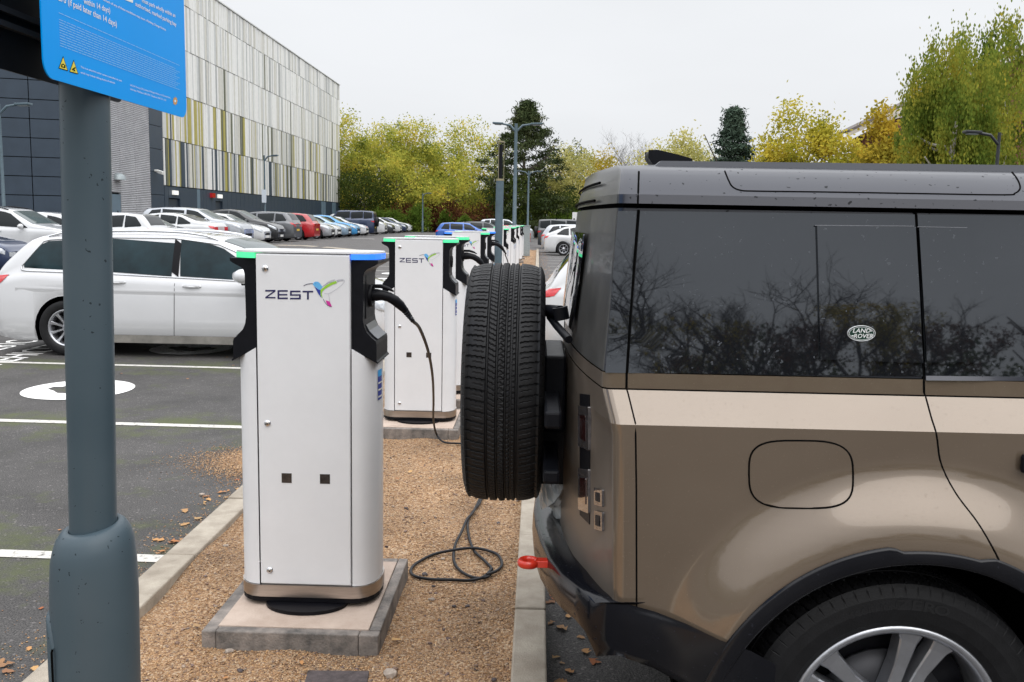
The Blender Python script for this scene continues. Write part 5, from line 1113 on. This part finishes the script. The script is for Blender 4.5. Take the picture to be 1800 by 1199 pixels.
text_into(mb,'LAND',.015,lambda u,w_:(v.x-.0235+u+w_*.2,v.y-.0027,v.z+.0018+w_+u*.02),2,sx=1.12,bold=.014); text_into(mb,'ROVER',.015,lambda u,w_:(v.x-.0205+u+w_*.2,v.y-.0027,v.z-.0118+w_+u*.02),2,sx=1.05,bold=.014)
for (dx,dz) in ((.019,.006),(-.0255,-.0075)): mb.add([(v.x+dx,v.y-.0027,v.z+dz),(v.x+dx+.0055,v.y-.0027,v.z+dz-.001),(v.x+dx+.0055,v.y-.0027,v.z+dz+.003),(v.x+dx,v.y-.0027,v.z+dz+.002)],[(0,1,2,3)],2)
mb.build('badge',[pm('badge_silver',(.6,.61,.62),.3,metal=.3),pm('badge_green',(.0,.035,.02),.2,coat=1),pm('badge_letters',(.75,.75,.75),.4)],DT,recalc=False)
# rear lamps on the near rear corner
def onR(px,py,o=0):
    Y=2.7; best=None
    for i in range(400):
        Y=2.40+i*.003; v=atY(px,py,Y); d_=v.x-(rearX(Y,v.z)-(rearX(ysb(v.z)+RC,v.z)-xrf(v.z))*max(0,1-(Y-ysb(v.z)-RC)/(YC-ysb(v.z)-RC)))
        if best is None or abs(d_)<best[0]: best=(abs(d_),v)
    v=best[1].copy(); v.x-=o; return v
def rquad(p,o,mb,mi):
    P=[onR(*q) for q in p]; rows=[]
    for i in range(7):
        a=P[0].lerp(P[3],i/6); b=P[1].lerp(P[2],i/6); rows.append([(lambda q:(q.x-o,q.y,q.z))(a.lerp(b,j/4)) for j in range(5)])
    mb.grid(rows,mi,True); e=rows[0]+[r[-1] for r in rows[1:]]+rows[-1][::-1][1:]+[r[0] for r in rows[::-1]][1:-1]; mb.grid([e,[(x+o+.01,y,z) for x,y,z in e]],mi,False,closev=True)
mb=MB(); rquad([(1020,692),(1037,694),(1037,922),(1020,905)],.002,mb,0); sl_=mb.build('lamp_panel',M['trim'],DT)
clearl=pm('smoked_clear_lamp',(.11,.1,.1),.08,coat=1,var=.5,vs=60,metal=.3)
for (a,b) in ((713,792),(823,903)):
    mb=MB(); rquad([(1020,a),(1038,a+2),(1038,b),(1020,b-8)],.007,mb,0); rquad([(1024,a+16),(1034,a+18),(1034,b-16),(1024,b-22)],.0085,mb,1); mb.build('tail_lamp',[clearl,M['red'] if False else pm('dark_red_lens',(.035,.012,.012),.08,coat=1)],sl_,bevel=.003)
for (a,b) in ((857,891),(897,934)):
    mb=MB(); rquad([(1048,a),(1062,a+4),(1062,b),(1048,b-4)],.006,mb,0); rquad([(1051,a+8),(1058,a+10),(1058,b-8),(1051,b-11)],.0075,mb,1); mb.build('small_lamp',[clearl,M['trim']],DT,bevel=.002)
# rear window
mb=MB(); rows=[[(rearX(Y,z)-(rearX(ysb(z)+RC,z)-xrf(z))*max(0,1-(Y-ysb(z)-RC)/(YC-ysb(z)-RC))-.008,Y,z) for Y in np.linspace(2.85,3.85,14)] for z in np.linspace(1.36,1.66,8)]; mb.grid(rows); mb.build('rear_window',dglass,DT)
for z_ in (1.755,1.805):
    mb=MB(); mb.tube([(rearX(Y,z_)-.006,Y,z_) for Y in np.linspace(2.72,3.9,14)],.004,6); mb.build('spoiler_line',M['seam'],DT)
# roof rail and antenna
for sgn in (1,-1):
    Yf=lambda y: y if sgn>0 else 2*YC-y
    a=atY(1140,298,2.64); b=atY(1162,284,2.64); mb=MB(); poly=[(a.x,a.z-.004),(b.x,b.z+.002),(3.0,1.876),(3.05,1.85),(3.0,1.852),(b.x+.03,b.z-.016),(a.x+.03,a.z-.008)]; railm=pm('satin_grey_rail',(.13,.135,.15),.4,spec=.4)
    mb.prism(poly,lambda p:(p[0],Yf(2.64),p[1]),lambda p:(p[0],Yf(2.69),p[1])); mb.build('roof_rail',railm,DT,bevel=.008,seg=3)
mb=MB(); L0=atY(1136,266,3.1); L1=atY(1136,276,3.1); L2=atY(1150,294,3.1); Rr=atY(1212,279,3.1)
for k,(yy,sc_) in enumerate(((0,1),)):
    poly=[(L0.x,L0.z),(L0.x+.03,L0.z+.001),(Rr.x-.04,Rr.z+.007),(Rr.x,Rr.z-.004),(Rr.x,1.86),(L2.x,1.86),(L2.x-.008,L2.z),(L1.x,L1.z-.006)]
    mb.prism(poly,lambda p:(p[0],3.04,p[1]),lambda p:(p[0],3.14,p[1]))
mb.build('antenna_pod',M['blackp'],DT,bevel=.012,seg=3)
# spare wheel and its carrier
sc_y=3.2; v=atY(890,670,sc_y); sp_=bigwheel(-.100,sc_y,(0,R(4),R(90)),'spare_wheel',z=v.z)
mb=MB(); mb.box(.03,.10,3.0,3.42,v.z-.13,v.z+.12); mb.box(.02,.11,3.08,3.3,v.z-.33,v.z-.1); mb.lathe([(.07,.0),(.09,.06),(.12,.12)],(-.02,sc_y,v.z),'x',16); mb.obox((.055,2.86,v.z-.02),.05,.4,.05); mb.obox((.055,2.9,v.z-.2),.05,.4,.04); mb.build('wheel_carrier',M['blackp'],DT,bevel=.008)
mb=MB(); a=atY(966,585,2.95); b=atY(984,552,2.9); c=atY(1000,590,2.85); mb.tube([atY(963,546,3.0),atY(985,548,2.9)],.02,10); mb.tube([atY(966,556,3.0),atY(978,572,2.9),atY(1000,597,2.75)],.012,8); mb.tube([atY(984,540,2.9),atY(988,562,2.9)],.024,12); mb.build('carrier_arm',M['blackp'],DT)
# clear plastic bag hanging on the far side of the bumper
m,nt,b_,N,L=newmat('clear_crumpled_plastic'); b_.inputs['Base Color'].default_value=(.75,.8,.82,1); b_.inputs['Roughness'].default_value=.15; b_.inputs['Alpha'].default_value=.62
mb=MB(); c=atY(962,846,3.3); rows=[]
for i in range(15):
    th=math.pi*i/14; row=[]
    for j in range(22):
        ph=2*math.pi*j/22; r_=.11*(1+.16*math.sin(3*ph+i)+.1*math.sin(7*ph+2*i)+rnd.uniform(-.05,.05)); row.append((c.x+.028+.55*r_*math.sin(th)*math.cos(ph),c.y+.25*0+1.9*r_*math.sin(th)*math.sin(ph),c.z-.0+.85*r_*math.cos(th)))
    rows.append(row)
mb.grid(rows,0,False,closev=True); tag(mb.build('plastic_bag',m),'crumpled clear plastic bag lying on the bumper behind the spare wheel','plastic bag')
# ------------------------------------------------------------------ trees
bark=pm('grey_brown_bark',(.085,.07,.055),.9,var=.4,vs=9,bump=.4,bs=30,stretch=(1,1,.3)); barkd=pm('dark_twigs',(.035,.028,.022),.9)
birchb=pm('pale_birch_bark',(.45,.42,.38),.8,var=.5,vs=6)
LM={'yel':leafmat('leaves_green_gold',[(.075,.11,.025),(.21,.25,.045),(.42,.42,.075),(.62,.55,.10),(.66,.47,.07)]),
'gold':leafmat('leaves_yellow',[(.16,.17,.02),(.36,.34,.04),(.55,.47,.07),(.62,.48,.06)]),
'pale':leafmat('leaves_pale_yellow',[(.24,.25,.07),(.5,.47,.17),(.68,.6,.27)]),
'green':leafmat('leaves_dark_green',[(.025,.042,.012),(.065,.09,.022),(.13,.15,.034)]),
'pine':leafmat('pine_needles',[(.03,.042,.02),(.055,.075,.032),(.1,.11,.05)],.05),
'blue':leafmat('blue_green_needles',[(.03,.05,.036),(.065,.095,.07),(.1,.14,.1)],.05),
'orange':leafmat('leaves_orange',[(.2,.2,.03),(.44,.34,.045),(.6,.42,.05)]),
'birch':leafmat('birch_leaves',[(.06,.10,.02),(.15,.21,.035),(.30,.31,.05),(.5,.38,.05)]),
'rust':leafmat('rusty_shrub',[(.06,.025,.012),(.12,.05,.025),(.16,.08,.035)],.1),
'shrub':leafmat('bright_shrub_leaves',[(.05,.09,.015),(.12,.19,.03),(.25,.3,.05)])}
def cards(C,ss,asp=.6,droop=None):
    n=len(C); u=rs.normal(size=(n,3)); u/=np.linalg.norm(u,axis=1)[:,None]
    if droop is not None: u=u*np.array([.35,.35,.2])+np.array([0,0,-1]); u/=np.linalg.norm(u,axis=1)[:,None]
    w_=rs.normal(size=(n,3)); w_-=u*(w_*u).sum(1)[:,None]; w_/=np.linalg.norm(w_,axis=1)[:,None]
    a=u*ss[:,None]; b=w_*ss[:,None]*asp
    V=np.stack([C-a,C-b*.9+a*.1,C+a,C+b*.9+a*.1],1).reshape(-1,3); return V,np.arange(4*n).reshape(n,4)
def limbs(mb,p,d,l,r,lev,maxl,spread,seed,out=None,sides=5,up=.25,wob=.18,nk=(2,4)):
    r_=seed; pts=[p]; cur=Vector(p); dd=Vector(d).normalized(); n=3
    for i in range(n):
        dd=(dd+Vector((r_.uniform(-1,1),r_.uniform(-1,1),r_.uniform(-.5,1)*up))*wob).normalized(); cur=cur+dd*l/n; pts.append(cur.copy())
    mb.tube(pts,[r,r*.85,r*.7,r*.5],max(3,sides-lev),caps=False)
    if out is not None and lev>=1: out.extend(pts[1:])
    if lev>=maxl: return
    for k in range(r_.randint(*nk)+(1 if lev==0 else 0)):
        t=r_.uniform(.45,1); q=pts[min(3,int(t*3))].lerp(pts[3],.3*r_.random()) if k else pts[3]
        ax=Vector((r_.uniform(-1,1),r_.uniform(-1,1),r_.uniform(-.2,.6))).normalized(); nd=(dd*(1-spread)+ax*spread*1.3).normalized()
        limbs(mb,q,nd,l*r_.uniform(.55,.8),r*.55,lev+1,maxl,spread,r_,out,sides,up,wob,nk)
def tree(name,label,x,y,h,w,kind,nl=15000,ls=.15,z0=None,group='autumn trees behind the car park',base=.06,seed=None,ncl=95,shape='round',sig=.18):
    global rs
    z0=(.45 if x<-8 else .06) if z0 is None else z0; sd=seed or int(abs(x*13+y*7+h*31))+1; rs=np.random.RandomState(sd); rr=random.Random(sd)
    T=thing(name,label,'tree',(x,y,z0),group); mb=MB()
    mb.tube([(x,y,z0-.1),(x+rr.uniform(-.1,.1),y,z0+h*.3),(x+rr.uniform(-.3,.3),y,z0+h*.62)],[h*.022,h*.017,h*.008],8)
    for k in range(9):
        a=rr.uniform(0,6.28); zz=z0+h*rr.uniform(.2,.55); el=rr.uniform(.2,.9); ll=w*.36
        mb.tube([(x,y,zz),(x+ll*.5*math.cos(a),y+ll*.5*math.sin(a),zz+ll*.3*el),(x+ll*math.cos(a),y+ll*math.sin(a),zz+ll*el)],[h*.009,h*.006,h*.003],5)
    mb.build('trunk',birchb if kind=='birch' else bark,T)
    rx,rz=w/2,h*(1-base)/2; cz=z0+h*base+rz
    d=rs.normal(size=(ncl,3)); d/=np.linalg.norm(d,axis=1)[:,None]; rad=rs.uniform(.25,1,ncl)**.6
    if shape=='cone':
        t=rs.rand(ncl)**.75; ang=rs.rand(ncl)*6.283; rr_=(1-t)**1.1*rs.uniform(.3,1.05,ncl)*rx+.03; C=np.stack([x+rr_*np.cos(ang),y+rr_*np.sin(ang),z0+h*(base+(1-base)*t)-.12*rr_],1); sg=np.array([.04,.04,.018])*w
    elif shape=='pine':
        t=rs.rand(ncl)**.8; ang=rs.rand(ncl)*6.283; prof=np.interp(t,[0,.25,.45,.63,.72,.84,.93,1],[.85,1,.95,.78,.58,.30,.16,.05])*(1+.18*np.sin(ang*3+t*9)); rr_=prof*rs.uniform(.3,1.05,ncl)*rx; C=np.stack([x+rr_*np.cos(ang),y+rr_*np.sin(ang),z0+h*(base+(1-base)*t)],1); sg=np.array([.05,.05,.022])*w*1.1
    else:
        prof=1+.12*np.sin(d[:,0]*5+sd)+.1*np.sin(d[:,2]*6+sd*2); C=np.stack([x+d[:,0]*rx*rad*prof,y+d[:,1]*rx*rad*prof,cz+d[:,2]*rz*rad*prof],1); sg=np.array([sig,sig,sig*.85])*min(w,h)*.62
    if kind=='birch': sg=np.array([.045,.045,.13])*w
    if shape in ('cone','pine'):
        for q in range(8): C[q]=(x,y,z0+h*(.86+.016*q))
    wt=rs.randint(0,ncl,nl); P=C[wt]+rs.normal(size=(nl,3))*sg*.75
    P[:,2]=np.maximum(P[:,2],z0+.25)
    V,Fq=cards(P,ls*rs.uniform(.6,1.25,nl)*(1 if kind not in('pine','blue') else 1.1),.6 if kind not in('pine','blue') else .3,droop=True if kind=='birch' else None); np_mesh('crown',V-np.array([x,y,z0]),Fq,LM[kind],T); return T
def atp(px,Y): return atY(px,380,Y).x
def TT(px,ytop,wpx,Y,kind,label,**k):
    v=atY(px,ytop,Y); z0=.45 if v.x<-8 else .06; return tree('pine_tree' if kind in('pine','blue') else ('birch_tree' if kind=='birch' else 'autumn_tree'),label,v.x,Y,v.z-z0,wpx/1650*Y,kind,**k)
TT(612,214,120,112,'yel','green gold tree touching the far corner of the striped building')
TT(672,214,115,118,'yel','green gold tree second from the striped building')
TT(728,214,105,114,'yel','yellow green tree third from the striped building, over the bright shrub')
TT(780,230,100,120,'yel','lower yellow green tree in the dip left of the tallest golden crown')
TT(835,208,125,113,'yel','tall golden green tree just left of the dark pine',nl=8500)
TT(700,262,110,108,'yel','shorter leafy tree in front of the green gold row',nl=5000)
TT(790,285,120,107,'yel','shorter dull green tree in front, left of the pine',nl=5000)
TT(640,290,110,106,'green','dark green low tree beside the end of the left car row',nl=5000)
TT(926,180,152,106,'pine','tall dark pine behind the lamp columns',nl=24000,ls=.2,ncl=260,shape='pine',base=.05)
TT(905,300,90,104,'green','dark evergreen mass at the foot of the pine',nl=5000)
TT(990,232,90,112,'pale','pale yellow tree right of the pine',nl=7000)
TT(1015,240,50,126,'green','small dark green treetop above the pale yellow tree',nl=3000)
TT(1035,268,80,124,'yel','olive tree left of the orange one',nl=5000); TT(1062,258,75,118,'orange','orange yellow tree left of the bare trees',nl=5000)
TT(985,330,110,108,'green','dark shrubby tree under the pale yellow tree',nl=5000)
TT(1195,230,140,95,'pale','wide pale yellow tree above the roof of the bronze off-roader',nl=14000,ls=.16)
TT(1291,192,215,85,'blue','narrow blue green conifer standing alone against the sky',nl=16000,ls=.2,ncl=330,shape='cone',base=.02)
TT(1415,188,150,72,'gold','round bright yellow tree left of the pitched roof',nl=16000,ls=.15)
TT(1350,262,90,80,'gold','lower yellow tree between the conifer and the round one',nl=4500,ls=.18)
TT(1490,240,80,66,'gold','small yellow tree just under the roof eaves',nl=4500,ls=.17)
TT(1565,200,110,60,'orange','orange yellow tree in front of the pitched roof',nl=7000,ls=.16)
TT(1690,48,195,38,'birch','large weeping birch at the right, tallest crown over the off-roader',nl=36000,ls=.075,ncl=300,group='birches at the right')
TT(1790,-25,165,42,'birch','taller birch cut by the right frame edge',nl=20000,ls=.08,ncl=170,group='birches at the right')
TT(1640,130,100,44,'birch','thin birch on the left side of the weeping one',nl=10000,ls=.08,ncl=90,group='birches at the right')
TT(1650,200,130,40,'birch','low birch foliage just above the off-roader roof at right',nl=14000,ls=.08,ncl=120,group='birches at the right')
for i,(px,yt,Y) in enumerate(((1085,262,135),(1105,252,138),(1128,256,134),(1150,262,140))):
    v=atY(px,yt,Y); rr=random.Random(40+i); T=thing('bare_tree',['first','second','third','fourth'][i]+' bare grey tree from the left, in the gap above the rear of the off-roader','tree',(v.x,Y,.06),'bare trees on the skyline'); mb=MB(); limbs(mb,Vector((v.x,Y,0)),(0,0,1),v.z*.45,.16,0,6,.42,rr,up=.9,nk=(2,4)); mb.build('trunk',bark,T)
# bushes under the trees
for i,(px,yt,wpx,Y,kd,lb) in enumerate([(660,372,44,103,'shrub','bright green bush behind the end of the left car row'),(692,372,40,103,'shrub','low green bush between the car row and the fence'),(737,365,40,102,'shrub','rounded bright green bush beside the timber rail fence'),
 (784,372,22,103,'shrub','small yellow green bush left of the rusty hedge'),(817,380,20,102,'shrub','tiny light green bush before the rusty hedge'),(712,360,50,105,'rust','rusty brown shrub behind the fence'),(765,362,50,105,'rust','rusty brown shrub left of the reddest one'),(795,358,52,104,'rust','reddest brown shrub in the middle of the hedge'),(845,360,60,104,'rust','rusty brown shrub behind the blue crossover'),
 (895,372,60,103,'green','dark green shrub behind the thin grey post'),(1000,372,80,105,'shrub','clipped yellow green hedge behind the far right cars')]):
    v=atY(px,yt,Y); z0=.4 if v.x<-8 else .05; sd=200+i; rs=np.random.RandomState(sd); w_=wpx/1650*Y; h=max(.8,v.z-z0); T=thing('shrub',lb,'shrub',(v.x,Y,z0),'shrubs below the trees'); n=2600
    d=rs.normal(size=(40,3)); d/=np.linalg.norm(d,axis=1)[:,None]; C=d*np.array([w_/2,w_/2.4,h/2])*.85+np.array([0,0,h*.5]); P=C[rs.randint(0,40,n)]+rs.normal(size=(n,3))*.13*min(w_,h); P[:,2]=np.maximum(P[:,2],.1)
    V,Fq=cards(P,.12*rs.uniform(.6,1.3,n)); np_mesh('foliage',V,Fq,LM[kd],T)
    mb=MB(); mb.v=[]; 
    for k in range(5): mb.tube([(v.x,Y,z0),(v.x+rnd.uniform(-.3,.3)*w_,Y,z0+h*.6)],[.04,.015],4)
    mb.build('stem',bark,T)
rs=np.random.RandomState(5); n=46000; X=rs.uniform(-48,24,n); hh=5.5+1.6*np.sin(X*.35)+1.2*np.sin(X*.9+1); P=np.stack([X,rs.uniform(120,131,n),.2+hh*rs.rand(n)**.9],1); V,Fq=cards(P,.34*rs.uniform(.6,1.3,n))
tag(np_mesh('woodland_undergrowth',V,Fq,LM['green']),'dark tangled woodland undergrowth filling the gaps between the tree trunks','undergrowth',kind='stuff')
rs=np.random.RandomState(6); n=9000; X=rs.uniform(20,60,n); P=np.stack([X,rs.uniform(92,98,n),.1+5*rs.rand(n)],1); V,Fq=cards(P,.34*rs.uniform(.6,1.3,n))
tag(np_mesh('hedgerow',V,Fq,LM['green']),'dark far hedge behind the yellow trees at the right','hedge',kind='stuff')
# trees behind the photographer, mirrored in the glass and paint of the off-roader
for i,(x,y,h,nk) in enumerate([(4.6,-32,12.2,(2,4)),(8.6,-33.5,11,(2,4)),(12.4,-32.5,10.6,(2,4)),(16.2,-33,9.4,(2,4)),(6.7,-34,9.6,(2,4)),(10.5,-34,9.6,(2,4)),(21,-34,7.4,(2,4)),(27,-33,8,(2,4)),(-1,-34,8.4,(2,4)),(-8,-34,8.4,(2,4))]):
    rr=random.Random(60+i); T=thing('bare_tree','almost leafless tree mirrored in the off-roader glass, number %s along from the rear pillar'%['one','two','three','four','five','six','seven','eight','nine','ten'][i],'tree',(x,y,0),'trees mirrored in the car glass'); mb=MB(); tips=[]
    limbs(mb,Vector((x,y,-.1)),(rr.uniform(-.1,.1),0,1),h*.36,.16,0,5,.44,rr,tips,6,.7,.2,(3,4)); mb.build('trunk',barkd,T)
    rs=np.random.RandomState(i+3); P=np.array([t for t in tips]); P=P[rs.randint(0,len(P),2200+(3200 if i in (2,3,5) else 0))]; P=P+rs.normal(size=P.shape)*.12; P=P[P[:,2]<(h*.62 if i>1 else h*.5)]
    V,Fq=cards(P,.07*rs.uniform(.6,1.3,len(P))); np_mesh('foliage',V-np.array([x,y,0]),Fq,LM['rust' if i%2 else 'orange'],T)
tree('pine_tree','dark ragged evergreen mirrored at the right end of the off-roader glass',19.5,-29,8.8,6.5,'pine',nl=9000,ls=.2,ncl=120,shape='cone',z0=0,group='trees mirrored in the car glass',base=.02)
rs=np.random.RandomState(8); n=46000; X=rs.uniform(-36,46,n); hh=4.9+.6*np.sin(X*.8)+.5*np.sin(X*2.1+1); P=np.stack([X,rs.uniform(-37,-33,n),.1+hh*rs.rand(n)],1); V,Fq=cards(P,.13*rs.uniform(.6,1.3,n))
tag(np_mesh('reflected_hedge',V,Fq,LM['green']),'dark hedge behind the photographer, seen only mirrored in the car','hedge',kind='stuff')
for o in bpy.data.objects:
    for k in ('local','_h'):
        if k in o: del o[k]
